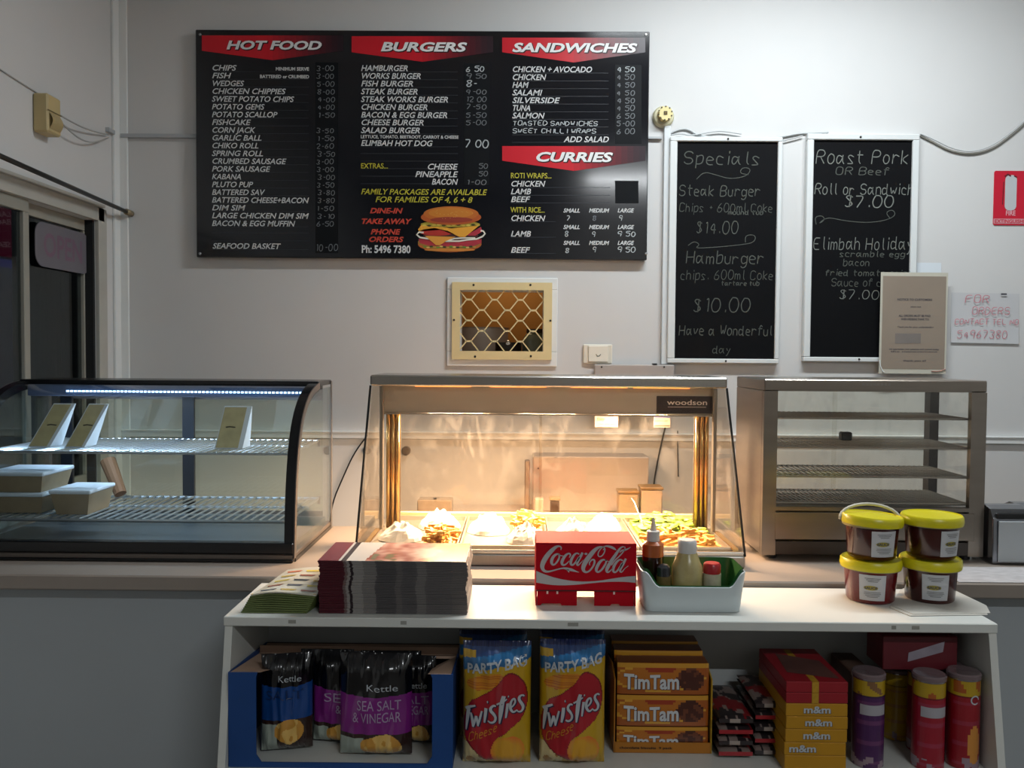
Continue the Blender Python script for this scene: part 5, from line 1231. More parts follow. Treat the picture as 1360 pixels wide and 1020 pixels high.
for lb, px, lev, mat, rot, tilt in pinfo:
    x = P(px, 790, PYc).x; ph = .1105; z0 = (ST1 if px < 1200 else pzz)+lev*(ph+.001)
    if px < 1200 and lev: pass
    t = thing('sauce_pail', lb, 'pail', (x, PYc, z0), group='yellow-lidded sauce pails')
    MB().lathe([(.056, 0), (.059, .004), (.0655, .082)], (x, PYc, z0), 40, ct=False).build('pail_body', mat, t, smooth=True, angle=50)
    MB().lathe([(.0655, .0825), (.0735, .083), (.0735, .088), (.0665, .0885)], (x, PYc, z0), 40).build('pail_rim', M('rim_clear', '8a805a', .3, coat=.3), t, smooth=True, angle=40)
    Rt = Matrix.Rotation(tilt, 3, 'Y')
    top = ph-.0885 if not tilt else ph-.0885
    MB().lathe([(.0745, -.004), (.0762, .004), (.0745, .016), (.072, .0195), (.070, .0165), (.0, .0165 if not tilt else .024)], (x, PYc, z0+.089), 44, R=Rt, ct=False).build('pail_lid', yl, t, smooth=True, angle=40)
    def lf(u, v, dr=.0008):
        h = .010+.066*v; r = .059+(h-.004)/.078*.0065+dr; an = -PI/2+rot+(u-.5)*1.02; return (x+r*math.cos(an), PYc+r*math.sin(an), z0+h)
    MB().grid(lf, 12, 3).build('pail_label', lab, t, smooth=True)
    def lf2(X, Z, dr=.0018): return lf(.5+X/.062, .5+Z/.066, dr)
    m = MB(); N_ = 14; m.add([lf2(-.004, 0)]+[lf2(-.004+.0165*math.cos(2*PI*i/N_), .006*math.sin(2*PI*i/N_)) for i in range(N_)], [(0, 1+i, 1+(i+1) % N_) for i in range(N_)]); m.build('label_oval', M('oval_mustard', 'a3962e', .5, var=0), t)
    m = MB(); tt = text2d('SAUCE', .0065, bold=.05, align='CENTER'); put(m, tt, lambda a_, b_: lf2(-.004+a_, -.003+b_, .0026))
    for r in range(7):
        zz3 = (.024, .020, -.012, -.016, -.020, -.024, .016)[r]; wl = (.036, .030, .038, .040, .034, .026, .022)[r]
        m.add([lf2(-wl/2+wl*i/4, zz3+d, .0016) for d in (0, .0012) for i in range(5)], [(i, i+1, i+6, i+5) for i in range(4)])
    m.build('label_print', M('label_ink', '55544e', .6, var=0), t)
    if lev and px < 1200:
        MB().tube([(x+.078*math.cos(a_), PYc+.012+.02*math.sin(a_), z0+.094+.036*math.sin(a_)) for a_ in [PI*i/14 for i in range(15)]], .004, 8).build('handle', M('handle_white', 'bdb9aa', .35), t, smooth=True)
c = P(1191, 798, 2.20); o = MB().lathe([(.012, 0), (.018, .002), (.018, .020), (.010, .024)], (c.x+.002, 2.296, pzz), 16).build('yellow_cap', yl); tag(o, 'small yellow cap lying between the two lower pails', 'cap')
# ================================================================ GOODS INSIDE THE SHELF UNIT
SS = SH+.001
def bag(name, label, px0, px1, pyt, Y, dep, paint, group, tilt=0.0, rough=.28, h=None, seed=0, zb=None, rot=0.0, cat='chip bag', foot=.12):
    """a filled foil bag: pillow shape with crimped seals; returns the thing and the map from (u, v) on its front to 3-D"""
    x0, x1 = P(px0, 930, Y).x, P(px1, 930, Y).x; W = x1-x0; z0 = SS if zb is None else zb; Hh = h or (P(px0, pyt, Y).z-z0)
    t = thing(name, label, cat, ((x0+x1)/2, Y+dep/2, z0), group=group)
    def thick(u, v):
        e = max(0, min(1, (u)*(1-u)*4)); vv = max(0, min(1, min(v/foot, (1-v)/.16))); vv = math.sin(vv*PI/2)
        return (e**.55)*vv
    def side(u, v, sgn):
        k = thick(u, v); wr = 0
        if 0 < v < 1:
            wr = .010*noise.noise(Vector((u*7+seed, v*3, sgn)))*k+.006*noise.noise(Vector((u*22+seed, v*4, 5)))*(1-min(1, min(v, 1-v)*4))
        wn = 1-.10*math.sin(PI*max(0, min(1, v)))*0
        bulge = 1-.05*(1-math.sin(PI*v))
        x = x0+W/2+(u-.5)*W*(1-.06*math.sin(PI*v))*bulge
        y = Y+dep/2+sgn*(dep/2*k+.0006)+wr + (rot*(u-.5)*W)
        return (x, y+tilt*v*Hh, z0+v*Hh)
    NU, NV = 72, 120
    m = MB()
    for sgn in (-1, 1):
        vs = [side(i/NU, j/NV, sgn) for j in range(NV+1) for i in range(NU+1)]; base = len(m.v); m.v += [tuple(a) for a in vs]
        for j in range(NV):
            for i in range(NU):
                a = base+j*(NU+1)+i; q = (a, a+1, a+NU+2, a+NU+1); m.f.append(q if sgn < 0 else q[::-1]); m.c.append(paint((i+.5)/NU, (j+.5)/NV) if sgn < 0 else paint(.02, (j+.5)/NV))
    m.build('foil_bag', VC('foil_print_%.2f' % rough, rough, coat=.5), t, smooth=True)
    def surf(u, v, l=.0012):
        p = side(u, v, -1); q = side(u+.01, v, -1); r = side(u, v+.01, -1)
        n_ = (Vector(q)-Vector(p)).cross(Vector(r)-Vector(p)).normalized(); return tuple(Vector(p)+n_*l)
    return t, surf, W, Hh
def mixc(a, b, k): return tuple(int(x*(1-k)+y*k) for x, y in zip(a, b))
# --- cheese snack bags
RP = [((a-59)/521, (b-150)/923) for a, b in chaikin([(130,560),(250,500),(330,440),(380,360),(430,345),(500,385),(545,450),(562,560),(545,650),(490,730),(400,790),(320,840),(280,900),(275,960),(310,1030),(200,985),(130,930),(75,870),(62,750),(80,650),(130,560)], 2)]
def inpoly(x, y, P_):
    r = False; n = len(P_); k = n-1
    for i in range(n):
        (xi, yi), (xj, yj) = P_[i], P_[k]
        if (yi > y) != (yj > y) and x < (xj-xi)*(y-yi)/(yj-yi)+xi: r = not r
        k = i
    return r
def snack_px(ox, lean=0):
    def paint(u, v):
        X, Yp = u, 1-v
        if Yp < .035: return (30, 40, 80) if int(u*60) % 2 else (20, 28, 60)
        edge = .225-.10*X
        if edge-.10 < Yp < edge: return (26, 92, 140)
        if Yp <= edge-.10: return (176, 140, 34) if Yp > .06 and X < .2 else (34, 60, 104)
        if inpoly(X, Yp, RP): return (160, 20, 34) if inpoly(.5+(X-.5)*1.03, .6+(Yp-.6)*1.03, RP) else (110, 14, 24)
        q = ((X-.66)/.25)**2+((Yp-.86)/.13)**2
        if q < 1: return mixc((206, 150, 40), (214, 112, 40), max(0, min(1, (q-.5)*1.6+.6*noise.noise(Vector((X*6, Yp*6, 2))))))
        if Yp > .80 and X < .35: return (196, 178, 130) if noise.noise(Vector((X*7, Yp*12, 4))) > -.1 else (150, 110, 50)
        if ((X-.36)/.30)**2+((Yp-.30+.10*(X-.3))/.062)**2 < 1: return (198, 126, 26) if (int(Yp*150) % 3) else (176, 92, 24)
        return (186, 148, 26)
    return paint
TW = [  # letter strokes in the picture space of a 120 x 110 px crop, scaled 9.275
 [(195,368,30),(240,330,34),(318,288,22)], [(238,345,44),(228,430,44),(215,540,34),(205,645,14)],
 [(265,400,26),(282,480,34),(292,580,22)], [(292,580,20),(312,500,30),(328,430,26)], [(328,430,26),(345,500,30),(352,562,20)], [(352,562,20),(375,460,28),(398,360,22)],
 [(452,315,40),(445,410,40),(432,508,24)], [(462,232,10),(470,232,40),(478,232,10)],
 [(575,285,22),(545,275,26),(508,300,32),(505,345,34),(545,385,36),(572,430,34),(560,480,30),(515,500,26),(478,475,18)],
 [(668,140,40),(645,240,50),(632,380,44),(622,505,16)], [(585,262,20),(640,225,24),(700,185,18)],
 [(712,245,34),(702,330,36),(688,432,20)], [(712,155,10),(720,155,34),(728,155,10)],
 [(748,320,20),(795,285,24),(815,240,24),(800,198,26),(762,215,30),(742,280,34),(752,345,34),(790,385,26),(838,345,14)],
 [(918,180,16),(898,155,22),(862,170,28),(855,215,32),(885,265,34),(908,315,34),(895,365,28),(855,375,22),(832,352,12)],
]
def snack(label, px0, px1, pyt, Y, dep, seed, text=True, tilt=0.0, group='cheese snack bags on the shelf'):
    t, sf, W, Hh = bag('snack_bag', label, px0, px1, pyt, Y, dep, snack_px(0), group, tilt=tilt, seed=seed)
    def pic(X, Z, l=.0014): # X 0..1113, Z 0..1020 of the crop
        u = .02+(X-170)/(955-170)*.92; yp = .40+(Z-150)/1020*110/(175)*1.0; return sf(min(max(u, 0), 1), 1-yp, l)
    if text:
        for wd, mt, l, dx in ((14, M('print_navy', '1c2040', .4, var=0), .0012, 8), (0, M('print_silver', 'b4b8bc', .3, var=0), .0022, 0)):
            m = MB()
            for s_ in TW:
                p = chaikin(s_, 2 if len(s_) > 2 else 1); p2 = []
                for a_, b_ in zip(p, p[1:]):
                    for i in range(3): p2.append(tuple(q+(r-q)*i/3 for q, r in zip(a_, b_)))
                p2.append(p[-1]); v, f = ribbon2d([(a+dx, -b-dx, c+wd) for a, b, c in p2]); m.add([pic(a, -b, l) for a, b in v], f)
            m.build('brand_lettering' if not wd else 'brand_shadow', mt, t)
        m = MB(); tt = hand2d('Cheese', 1, .12, shear=.2, jit=.03); wd = width2d(tt)
        m.add([pic(240+x*350/wd, 780-x*350/wd*.50-y*110, .002) for x, y in tt[0]], tt[1]); m.build('flavour_lettering', M('print_orange', 'c07a24', .4, var=0), t)
    m = MB(); tt = text2d('PARTY BAG', 1, bold=.03); wd = width2d(tt)
    def ban(x, y): u = .07+x*.86/wd; return sf(min(u, .97), 1-(.245-.09*u)+y*.075, .0018)
    m.add([ban(x, y) for x, y in tt[0]], tt[1]); m.build('banner_lettering', M('print_pale', 'aeb4ba', .4, var=0), t)
    return t
snack('cheese snack bag behind the left one of the front pair', 606, 702, 842, 2.14, .07, 3.1, text=False)
snack('cheese snack bag behind the right one of the front pair', 714, 806, 842, 2.15, .07, 4.4, text=False)
snack('front cheese snack bag next to the blue carton', 611, 708, 858, 1.995, .085, 1.2)
snack('front cheese snack bag next to the orange biscuit carton', 715, 808, 856, 2.0, .085, 8.3)

# --- blue carton with potato chip bags
bx_0, bx_1 = P(306, 950, 2.01).x, P(603, 950, 2.03).x; BY0, BY1 = 1.995, 2.30
bt_ = thing('chip_carton', 'blue open-fronted carton holding potato chip bags', 'carton', ((bx_0+bx_1)/2, (BY0+BY1)/2, SS))
blue = M('carton_blue', '10407e', .5, var=.05); kraft = M('carton_kraft', 'c0a08a', .7, var=.06)
zt1 = P(320, 893, BY0).z; zt2 = P(350, 856, 2.28).z
wx0, wx1 = P(340, 950, BY0).x, P(574, 950, BY0).x
m = MB(); m.box(bx_0, bx_1, BY0, BY0+.004, SS, SS+.012)
m.prism([(bx_0, BY0, SS+.012), (wx0+.012, BY0, SS+.012), (wx0, BY0, SS+.03), (wx0, BY0, zt1-.01), (wx0+.004, BY0, zt1), (bx_0, BY0, zt1)], (0, .004, 0))
m.prism([(wx1-.012, BY0, SS+.012), (bx_1, BY0, SS+.012), (bx_1, BY0, zt1), (wx1-.004, BY0, zt1), (wx1, BY0, zt1-.01), (wx1, BY0, SS+.03)], (0, .004, 0))
m.build('front_cutout', blue, bt_)
for x in (bx_0, bx_1-.004):
    MB().prism([(x, BY0+.0045, SS), (x, BY1, SS), (x, BY1, zt2), (x, BY0+.0045, zt1)], (.004, 0, 0)).build('side_panel', blue, bt_)
MB().box(bx_0+.0045, bx_1-.0045, BY1-.004, BY1, SS, zt2).build('back_panel', M('carton_header', '3c1c20', .6, var=.1), bt_)
def flap(px): return P(px, 880, 2.05).x
m = MB()
m.add([(bx_0+.005, BY0+.0, zt1+.0005), (wx0+.010, BY0+.0, zt1+.0005), (wx0+.03, 2.14, zt2-.005), (bx_0+.005, 2.22, zt2-.003)], [(0, 1, 2, 3)])
m.add([(wx1-.010, BY0, zt1+.0005), (bx_1-.005, BY0, zt1+.0005), (bx_1-.005, 2.22, zt2-.003), (wx1-.012, 2.14, zt2-.005)], [(0, 1, 2, 3)])
m.add([(bx_0+.005, 2.22, zt2-.0025), (bx_1-.005, 2.22, zt2-.0025), (bx_1-.005, BY1-.005, zt2-.001), (bx_0+.005, BY1-.005, zt2-.001)], [(0, 1, 2, 3)])
m.build('folded_flap', kraft, bt_)
MB().box(bx_0+.005, bx_1-.005, 2.228, 2.232, P(450, 873, 2.23).z, P(450, 858, 2.23).z).build('top_fold', kraft, bt_)
def kpaint(band, dark=(10, 10, 14), b0=.37, b1=.77):
    def p(u, v):
        y = 1-v
        if y < .04: return (24, 24, 28)
        if y < b0+.03*math.sin(u*3): return dark
        if y < b1: return band
        n1 = ((u-.60)/.27)**2+((y-b1-.12)/.12)**2
        if n1 < 1+.4*noise.noise(Vector((u*5, y*5, 1))): return (196, 142, 60) if noise.noise(Vector((u*8, y*8, 5))) > -.1 else (220, 180, 100)
        if u < .35 and y > b1+.04: return (150, 160, 150)
        return (52, 34, 30)
    return p
PUR, BLU = (122, 34, 122), (18, 66, 132)
def chips(label, px0, px1, pyt, Y, dep, band, seed, l1, l2, l0, rot=0.0, b0=.37, b1=.77):
    t, sf, W, Hh = bag('chip_bag', label, px0, px1, pyt, Y, dep, kpaint(band, b0=b0, b1=b1), 'potato chip bags in the blue carton', seed=seed, rough=.22, zb=SS+.006, rot=rot)
    m = MB()
    def row(txt, u0, u1, yb, hh, l=.0018):
        tt = text2d(txt, 1, bold=.0); wd = width2d(tt); m.add([sf(min(max(u0+x*(u1-u0)/wd, 0), 1), 1-yb+y*hh, l) for x, y in tt[0]], tt[1])
    if l1: row(l1, .26 if l2 else .12, .86, b0+.155, .095)
    if l2: row(l2, .20 if len(l2) > 1 else .5, .86 if len(l2) > 1 else .62, b0+.275, .095)
    m.build('flavour_lettering', M('print_lilac', 'a58fae', .4, var=0) if band is PUR else M('print_darkblue', '0e2c5c', .4, var=0), t)
    m = MB()
    if l0: row(l0, .38, .82, b0-.03, .065); m.build('brand_lettering', M('print_pale'), t)
    return t
chips('blue-banded potato chip bag at the left of the blue carton', 343, 412, 872, 2.055, .055, BLU, 2.2, 'SALT', '', 'Kettle', rot=.2, b0=.29, b1=.66)
chips('purple-banded potato chip bag partly hidden left of the front one', 410, 482, 868, 2.10, .055, PUR, 5.2, 'SEA', '&', '', rot=-.1)
chips('purple-banded potato chip bag in the middle front of the blue carton', 446, 548, 872, 2.032, .06, PUR, 6.6, 'SEA SALT', '& VINEGAR', 'Kettle')
chips('purple-banded potato chip bag at the right end of the blue carton', 512, 580, 874, 2.105, .055, PUR, 9.1, 'SALT', 'VINEGAR', 'Kettle', rot=-.15)
chips('dark-topped potato chip bag at the back of the blue carton', 395, 470, 866, 2.17, .05, PUR, 12.5, '', '', '')
chips('dark-topped potato chip bag at the back right of the blue carton', 475, 560, 868, 2.18, .05, PUR, 14.5, '', '', '')

# --- biscuit carton with three packets showing
tx0, tx1 = P(816, 1000, 2.09).x, P(944, 1000, 2.09).x; TYf, TYb = 2.09, 2.29
bc = thing('biscuit_carton', 'orange open display carton holding chocolate biscuit packets', 'carton', ((tx0+tx1)/2, (TYf+TYb)/2, SS))
org = M('carton_orange', 'a86a1a', .45, var=.06)
MB().box(tx0, tx1, TYf, TYf+.003, SS, SS+.026).build('front_lip', org, bc)
for x, xx in ((tx0-.002, 0), (tx1-.001, 1)):
    MB().prism([(x, TYf, SS), (x, TYb, SS), (x, TYb, P(816, 866, TYb).z), (x, TYf+.06, P(816, 880, TYf+.06).z), (x, TYf, P(816, 902, TYf).z)], (.003, 0, 0)).build('side_panel', M('carton_amber', 'b08a1c', .45, var=.05) if xx else org, bc)
MB().box(tx0+.002, tx1-.002, TYb-.003, TYb, SS, P(816, 868, TYb).z).build('back_panel', M('carton_brown', '4a2418', .5, var=.1), bc)
m = MB(); tt = text2d('chocolate biscuits  9 pack', .0055, bold=.03); wd = width2d(tt); put(m, tt, lambda x, y: (tx0+.012+x*.13/wd, TYf-.0008, SS+.010+y)); m.build('lettering', M('print_brown', '3a2414', .5, var=0), bc)
zrow = [(SS+.0045, P(816, 966, TYf).z), (P(816, 965, TYf).z, P(816, 924, TYf).z), (P(816, 923, TYf).z, P(816, 881, TYf).z)]
def packet(label, z0, z1, y0, y1, front):
    t = thing('biscuit_packet', label, 'biscuit packet', ((tx0+tx1)/2, (y0+y1)/2, z0), group='biscuit packets in the orange carton')
    a, b = tx0+.006, tx1-.006; hh = z1-z0-.001
    def f(u, v): # front & top wrap
        bl = .006*math.sin(PI*u)**.4
        if v < .5: return (a+u*(b-a), y0-.0+ (.006-bl) + .0, z0+hh*v*2)
        return (a+u*(b-a), y0+(y1-y0)*(v-.5)*2, z0+hh+.002*noise.noise(Vector((u*9, v*9, z0*30))))
    def paint_(p):
        return None
    m = MB(); N = 36
    def col(u, y):
        if y > .86: return (196, 140, 40)
        e = ((u-.45)/.50)**2+((y-.52)/.42)**2
        ch = ((u-.80)/.15)**2+((y-.48)/.36)**2
        if ch < 1: return (70, 30, 18) if noise.noise(Vector((u*12, y*5, z0*20))) > -.1 else (104, 54, 32)
        if ((u-.48)/.17)**2+((y-.82)/.12)**2 < 1: return (150, 52, 24)
        if .85 < e < 1.05: return (206, 150, 50)
        return (176, 104, 30) if e < .85 else (158, 82, 24)
    for j in range(14):
        for i in range(N):
            m.cur = col((i+.5)/N, (j+.5)/14); m.add([(lambda p: (p[0], y0+.004*(1-math.sin(PI*uu)**.3)+.005*abs(vv-.5)**2*4*.5, p[2]))((a+uu*(b-a), 0, z0+hh*vv)) for uu, vv in ((i/N, j/14), ((i+1)/N, j/14), ((i+1)/N, (j+1)/14), (i/N, (j+1)/14))], [(0, 1, 2, 3)])
    m.cur = (120, 62, 24); m.box(a+.001, b-.001, y0+.0065, y1, z0, z0+hh)
    m.cur = None; m.build('wrapper', VC('biscuit_wrap', .32, coat=.3), t)
    if front:
        for dx, mt, l in ((.0016, M('print_navy'), .0010), (0, M('print_white', 'c4c6c8', .4, var=0), .0018)):
            m = MB(); tt = text2d('TimTam', 1, bold=.03); wd = width2d(tt)
            m.add([(a+.016+x*(.60*(b-a))/wd+dx, y0-l, z0+hh*.20+y*hh*.42*(1+.25*abs(x/wd-.5))-dx) for x, y in tt[0]], tt[1]); m.build('brand_lettering' if not dx else 'brand_shadow', mt, t)
packet('lowest of the three biscuit packets showing in the orange carton', *zrow[0], TYf+.004, TYf+.06, True)
packet('middle of the three biscuit packets showing in the orange carton', *zrow[1], TYf+.004, TYf+.06, True)
packet('topmost of the three biscuit packets showing in the orange carton', *zrow[2], TYf+.004, TYf+.06, True)
for k, (y0, dz) in enumerate(((TYf+.075, .006), (TYf+.135, .010))):
    packet(('dark top of a biscuit packet in the second row of the orange carton', 'dark top of a biscuit packet in the last row of the orange carton')[k], zrow[2][0]+dz, zrow[2][1]+dz, y0, y0+.055, False)
    for zz5, nm in ((zrow[0], 'bottom'), (zrow[1], 'middle')): packet('hidden biscuit packet in the %s layer of row %s behind the front packets' % (nm, 'two' if k == 0 else 'three'), zz5[0], zz5[1]-.002, y0, y0+.055, False)

# --- chocolate bar packets (two low piles)
def candy(label, px0, px1, z0, h, y0, y1, seed):
    a, b = P(px0, 980, y0).x, P(px1, 980, y0).x; t = thing('candy_packet', label, 'candy packet', ((a+b)/2, (y0+y1)/2, z0), group='dark and red candy packets')
    m = MB(); N, K = 16, 20
    def pos(u, v, s_): e = math.sin(PI*u)**.4*math.sin(PI*min(1, max(0, v)))**.4; return (a+u*(b-a), y0+v*(y1-y0), z0+h/2+s_*h/2*(.35+.65*e))
    for s_ in (1, -1):
        for j in range(K):
            for i in range(N):
                u, v = (i+.5)/N, (j+.5)/K; n_ = noise.noise(Vector((u*3+seed, v*6, 1)))
                m.cur = (120, 16, 24) if .35 < v+.3*u+.2*n_ < .62 else ((38, 32, 34) if n_ > -.05 else (126, 110, 104))
                q = [pos(x, y, s_) for x, y in ((i/N, j/K), ((i+1)/N, j/K), ((i+1)/N, (j+1)/K), (i/N, (j+1)/K))]; m.add(q if s_ > 0 else q[::-1], [(0, 1, 2, 3)])
    # front edge
    for i in range(N):
        u = (i+.5)/N; p = [pos(i/N, 0, -1), pos((i+1)/N, 0, -1), pos((i+1)/N, 0, 1), pos(i/N, 0, 1)]
        m.cur = (150, 24, 34) if seed % 2 < 1 else ((150, 138, 130) if .3 < u < .6 else (40, 32, 34)); m.add(p, [(0, 1, 2, 3)])
    m.cur = None; m.build('wrapper', VC('candy_wrap', .35, coat=.3), t)
rows = ['bottom', 'second', 'third', 'fourth', 'topmost']
for k in range(4):
    candy('%s candy packet of the left pile beside the orange carton' % rows[[0, 1, 2, 4][k]], 955, 1000, SS+k*.0285, .028, 2.06-.004*k, 2.26, k*1.0+.2)
for k in range(5):
    candy('%s candy packet of the right pile beside the yellow boxes' % rows[k], 1003, 1040, SS+k*.0275, .027, 2.07+.003*k, 2.27, k*1.0+1.2)

# --- flat boxes: yellow ones below, two red ones on top
def flatbox(label, z0, z1, mat, txt, dx, tx, seed, redbox=False):
    y0 = 2.000; a, b = P(1043.5, 960, y0).x+dx, P(1125.5, 960, y0).x+dx; d = .23
    t = thing('candy_box', label, 'candy box', ((a+b)/2, y0+d/2, z0), group='flat candy boxes in the tall pile')
    MB().rbox(a, b, y0, y0+d, z0, z1-.0006, .0015).build('box_body', mat, t)
    if txt:
        tt = text2d(txt, 1, bold=.03); wd = width2d(tt); W = (b-a)*.44
        for l, mt, e in ((.0010, M('print_navy'), .0012), (.0018, M('print_pale'), 0)):
            m = MB(); m.add([(a+(b-a)*tx+x*W/wd+e, y0-l, z0+(z1-z0)*.28+y*(z1-z0)*.52-e) for x, y in tt[0]], tt[1]); m.build('lettering' if not e else 'lettering_shadow', mt, t)
    if redbox:
        xm_ = a+(b-a)*.47; m = MB(); m.box(xm_-.008, xm_+.008, y0-.0008, y0-.0001, z0+.0005, z1-.001); m.box(xm_-.008, xm_+.008, y0-.0008, y0+d*.96, z1-.0005, z1-.0001)
        m.build('yellow_stripe', M('stripe_yellow', 'a8801c', .5, var=.2, scale=60), t)
        if seed:
            m = MB(); m.prism([(a+.02, y0+.06, z1), (b-.012, y0+.02, z1), (b-.02, y0+.14, z1), (a+.03, y0+.19, z1)], (0, 0, .0003)); m.build('top_print', M('faded_print', '5c3a34', .4, var=.3, scale=18), t)
yb_ = M('candy_yellow', 'b07f14', .45, var=.05); rb_ = M('candy_red', '8c1420', .42, var=.06)
zz_ = [P(1084, y, 2.0).z for y in (1022, 1003.5, 986, 968.5, 951.5)]
zs = [SS]+zz_[1:]+[P(1084, 928.5, 2.0).z, P(1084, 905.5, 2.0).z]
lbs = ['bottom', 'fourth from the top yellow', 'third from the top yellow', 'second from the top yellow', 'topmost yellow']
flatbox('lowest flat yellow candy box of the tall pile', zs[0], zs[1], yb_, '', -.001, .1, 1)
flatbox('flat yellow candy box with its lettering off to the left', zs[1], zs[2], yb_, 'm&m', -.002, .07, 2)
flatbox('third flat yellow candy box under the red boxes', zs[2], zs[3], yb_, 'm&m', 0, .28, 3)
flatbox('second flat yellow candy box under the red boxes', zs[3], zs[4], yb_, 'm&m', .001, .30, 4)
flatbox('topmost flat yellow candy box directly under the red boxes', zs[4]+.0, zs[4]+(zs[4]-zs[3]), yb_, 'm&m', 0, .28, 5)
z5 = zs[4]+(zs[4]-zs[3])
flatbox('lower flat red candy box with a yellow stripe', z5, (z5+zs[6])/2, rb_, '', 0, 0, 0, True)
flatbox('upper flat red candy box on top of the tall pile', (z5+zs[6])/2, zs[6], rb_, '', 0, 0, 1, True)

# --- boxes behind the chip tubes
def carton(name, label, px0, px1, pyt, y0, y1, mat, z0=None):
    a, b = P(px0, 900, y0).x, P(px1, 900, y0).x; z0 = SS if z0 is None else z0; t = thing(name, label, 'carton', ((a+b)/2, (y0+y1)/2, z0)); zt = P(px0, pyt, y0).z
    MB().rbox(a, b, y0, y1, z0, zt, .002).build('carton_body', mat, t)
    MB().box(a+.004, b-.004, y0+.004, y1-.004, zt+.0001, zt+.0006).build('top_flap', M('kraft_dark', '5a4438', .6, var=.1), t); return t, a, b, zt
carton('brown_carton', 'low brown cardboard carton behind the purple chip tube', 1130, 1160, 892, 2.16, 2.30, M('brown_box', '5c4034', .6, var=.1))
# --- chip tubes
def can(label, px, pyt, Y, body, top=(170, 140, 26), sticker=True, r=.0365, chipside=False, seed=0):
    x = P(px, 940, Y).x; zt = P(px, pyt, Y).z; hc = zt-SS; t = thing('chip_tube', label, 'chip tube', (x, Y, SS), group='tall chip tubes on the shelf')
    N, K = 40, 60; m = MB()
    for j in range(K):
        for i in range(N):
            a0, a1 = 2*PI*i/N, 2*PI*(i+1)/N; z0, z1 = hc*.93*j/K, hc*.93*(j+1)/K; y = 1-(j+.5)/K; an = (i+.5)/N
            fr = abs(((an-.75+.5) % 1)-.5)
            n_ = noise.noise(Vector((an*9, y*6, seed)))
            c = body
            if y < .16: c = top if (fr < .25 and n_ > -.25) else mixc(top, body, .5)
            elif y < .19: c = mixc(body, (0, 0, 0), .3)
            elif y > .86 and n_ > .1: c = (140, 120, 130)
            elif int(y*22) % 5 == 0 and fr < .18: c = mixc(body, (150, 90, 120), .35)
            if chipside and fr < .20 and .44 < y < .95 and ((an-.80)/.075)**2+((y-.72)/.22)**2 < 1: c = (196, 132, 58)
            m.cur = c; m.add([(x+r*math.cos(p), Y+r*math.sin(p), SS+q) for p, q in ((a0, z0), (a1, z0), (a1, z1), (a0, z1))], [(0, 1, 2, 3)])
    m.cur = None; o = m.build('printed_tube', VC('tube_print', .35, coat=.4), t)
    MB().lathe([(r+.0003, hc*.93), (r+.0016, hc*.935), (r+.0016, hc*.955), (r-.003, hc*.958)], (x, Y, SS), 32).build('metal_rim', M('tin_rim', 'a9a4a8', .2, metal=.9), t, smooth=True, angle=40)
    MB().lathe([(r+.0022, hc*.95), (r+.0022, hc*.985), (r-.001, hc), (0, hc*.995)], (x, Y, SS), 32, ct=False, cb=False).build('lid', M('lid_smoke', '6d5d60', .15, coat=.5), t, smooth=True, angle=40)
    if sticker:
        def lf(u, v): an = -PI/2+(-.02)+(u-.5)*1.75; return (x+(r+.0007)*math.cos(an), Y+(r+.0007)*math.sin(an), SS+hc*(.57+.11*v))
        MB().grid(lf, 10, 2).build('blank_label', M('blank_label', '9c9aa0', .45, var=.02), t, smooth=True)
    if chipside:
        def ring(u0, rr, w0, nm, mt):
            m = MB(); p = [(rr*math.cos(q), rr*math.sin(q)) for q in [2*PI*i/24 for i in range(22)]]; v, f = ribbon2d(p, w0)
            m.add([(x+(r+.0012)*math.cos(-PI/2+u0+a_/r), Y+(r+.0012)*math.sin(-PI/2+u0+a_/r), SS+hc*.74+b_) for a_, b_ in v], f); m.build(nm, mt, t)
        ring(.25, .0095, .003, 'emblem_ring', M('print_pale'))
    return t
can('purple chip tube with a blank white label', 1153, 890, 2.055, (66, 26, 78), seed=1)
can('yellow chip tube standing behind between the purple and red tubes', 1190, 884, 2.205, (176, 138, 20), sticker=False, seed=2, r=.036)
can('red chip tube with a blank white label', 1233, 893, 2.045, (142, 18, 38), seed=3)
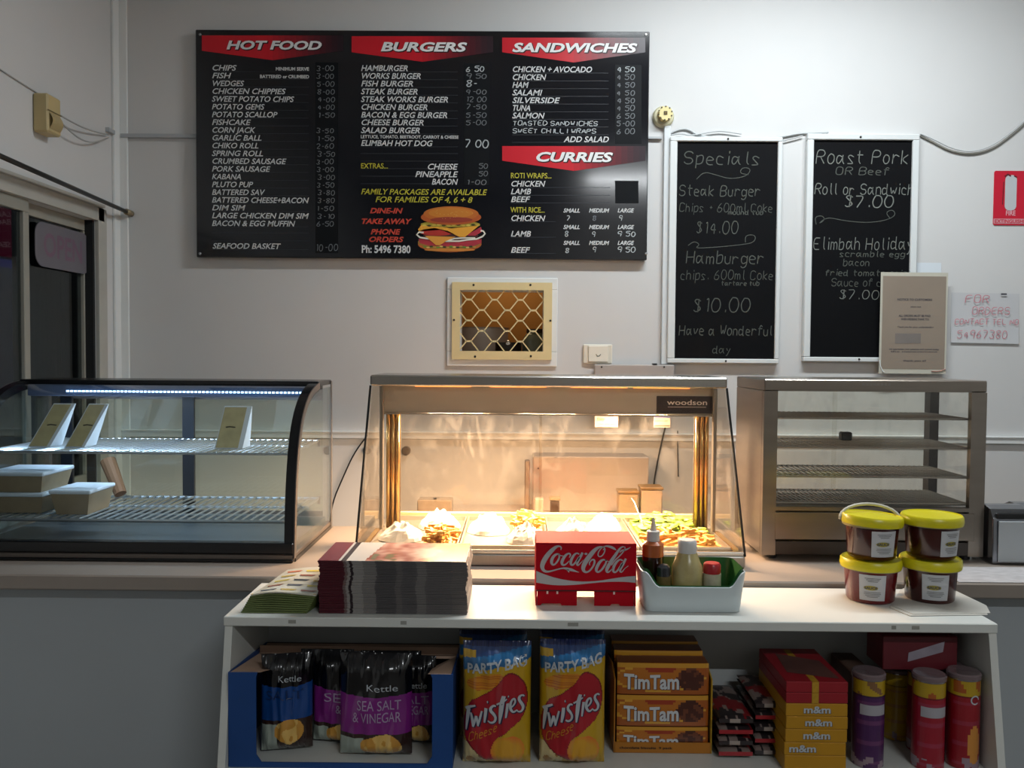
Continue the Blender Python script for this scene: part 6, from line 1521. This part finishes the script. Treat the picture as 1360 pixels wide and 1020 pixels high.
can('red chip tube with a ringed emblem at the right end', 1279, 890, 2.055, (138, 16, 30), sticker=False, chipside=True, seed=4)
can('chip tube half hidden behind the red tube with the blank label', 1225, 884, 2.135, (120, 20, 40), sticker=False, seed=5, r=.036)
can('dark-lidded chip tube at the back behind the right end tube', 1266.5, 884, 2.135, (84, 30, 52), sticker=False, seed=6, r=.036)
zc = P(1232, 884, 2.135).z+.0012; a, b = P(1173, 860, 2.10).x, P(1272, 860, 2.10).x
t = thing('red_carton', 'dark red box with a whitish label lying on top of the rear chip tubes', 'carton', ((a+b)/2, 2.15, zc)); zt = P(1200, 845, 2.10).z
MB().rbox(a, b, 2.10, 2.20, zc, zt, .002).build('carton_body', M('dark_red_carton', '5a141e', .45, var=.15), t)
hh = zt-zc; w_ = b-a; m = MB(); m.add([(a+w_*.33, 2.0988, zc+hh*.25), (a+w_*.80, 2.0988, zc+hh*.55), (a+w_*.82, 2.0988, zc+hh*.86), (a+w_*.34, 2.0988, zc+hh*.52)], [(0, 1, 2, 3)]); m.build('white_label', M('label_greyish', '8d8590', .5, var=.15, scale=30), t)

# ================================================================ LAMPS OF THE ROOM
def batten(label, cx, cy, z, hang):
    t = thing('fluorescent_batten', label, 'ceiling light', (cx, cy, z))
    MB().rbox(cx-.65, cx+.65, cy-.05, cy+.05, z+.02, z+.07, .006).build('housing', whitem, t)
    MB().tube([(cx-.60, cy, z+.004), (cx+.60, cy, z+.004)], .013, 10).build('tube', EM('tube_glow', 'eaf6ff', 5.0), t, smooth=True)
    for s_ in (-1, 1):
        MB().rbox(cx+s_*.625-.02, cx+s_*.625+.02, cy-.02, cy+.02, z-.012, z+.0195, .004).build('lamp_holder', whitem, t)
        if hang: MB().tube([(cx+s_*.5, cy, z+.071), (cx+s_*.5, cy, ZC-.001)], .006, 8).build('suspension_rod', whitem, t)
batten('fluorescent batten on the ceiling over the counter', 1.10, 2.72, ZC-.071, False)
batten('fluorescent batten on the ceiling behind the viewer', 1.35, -1.54, ZC-.071, False)
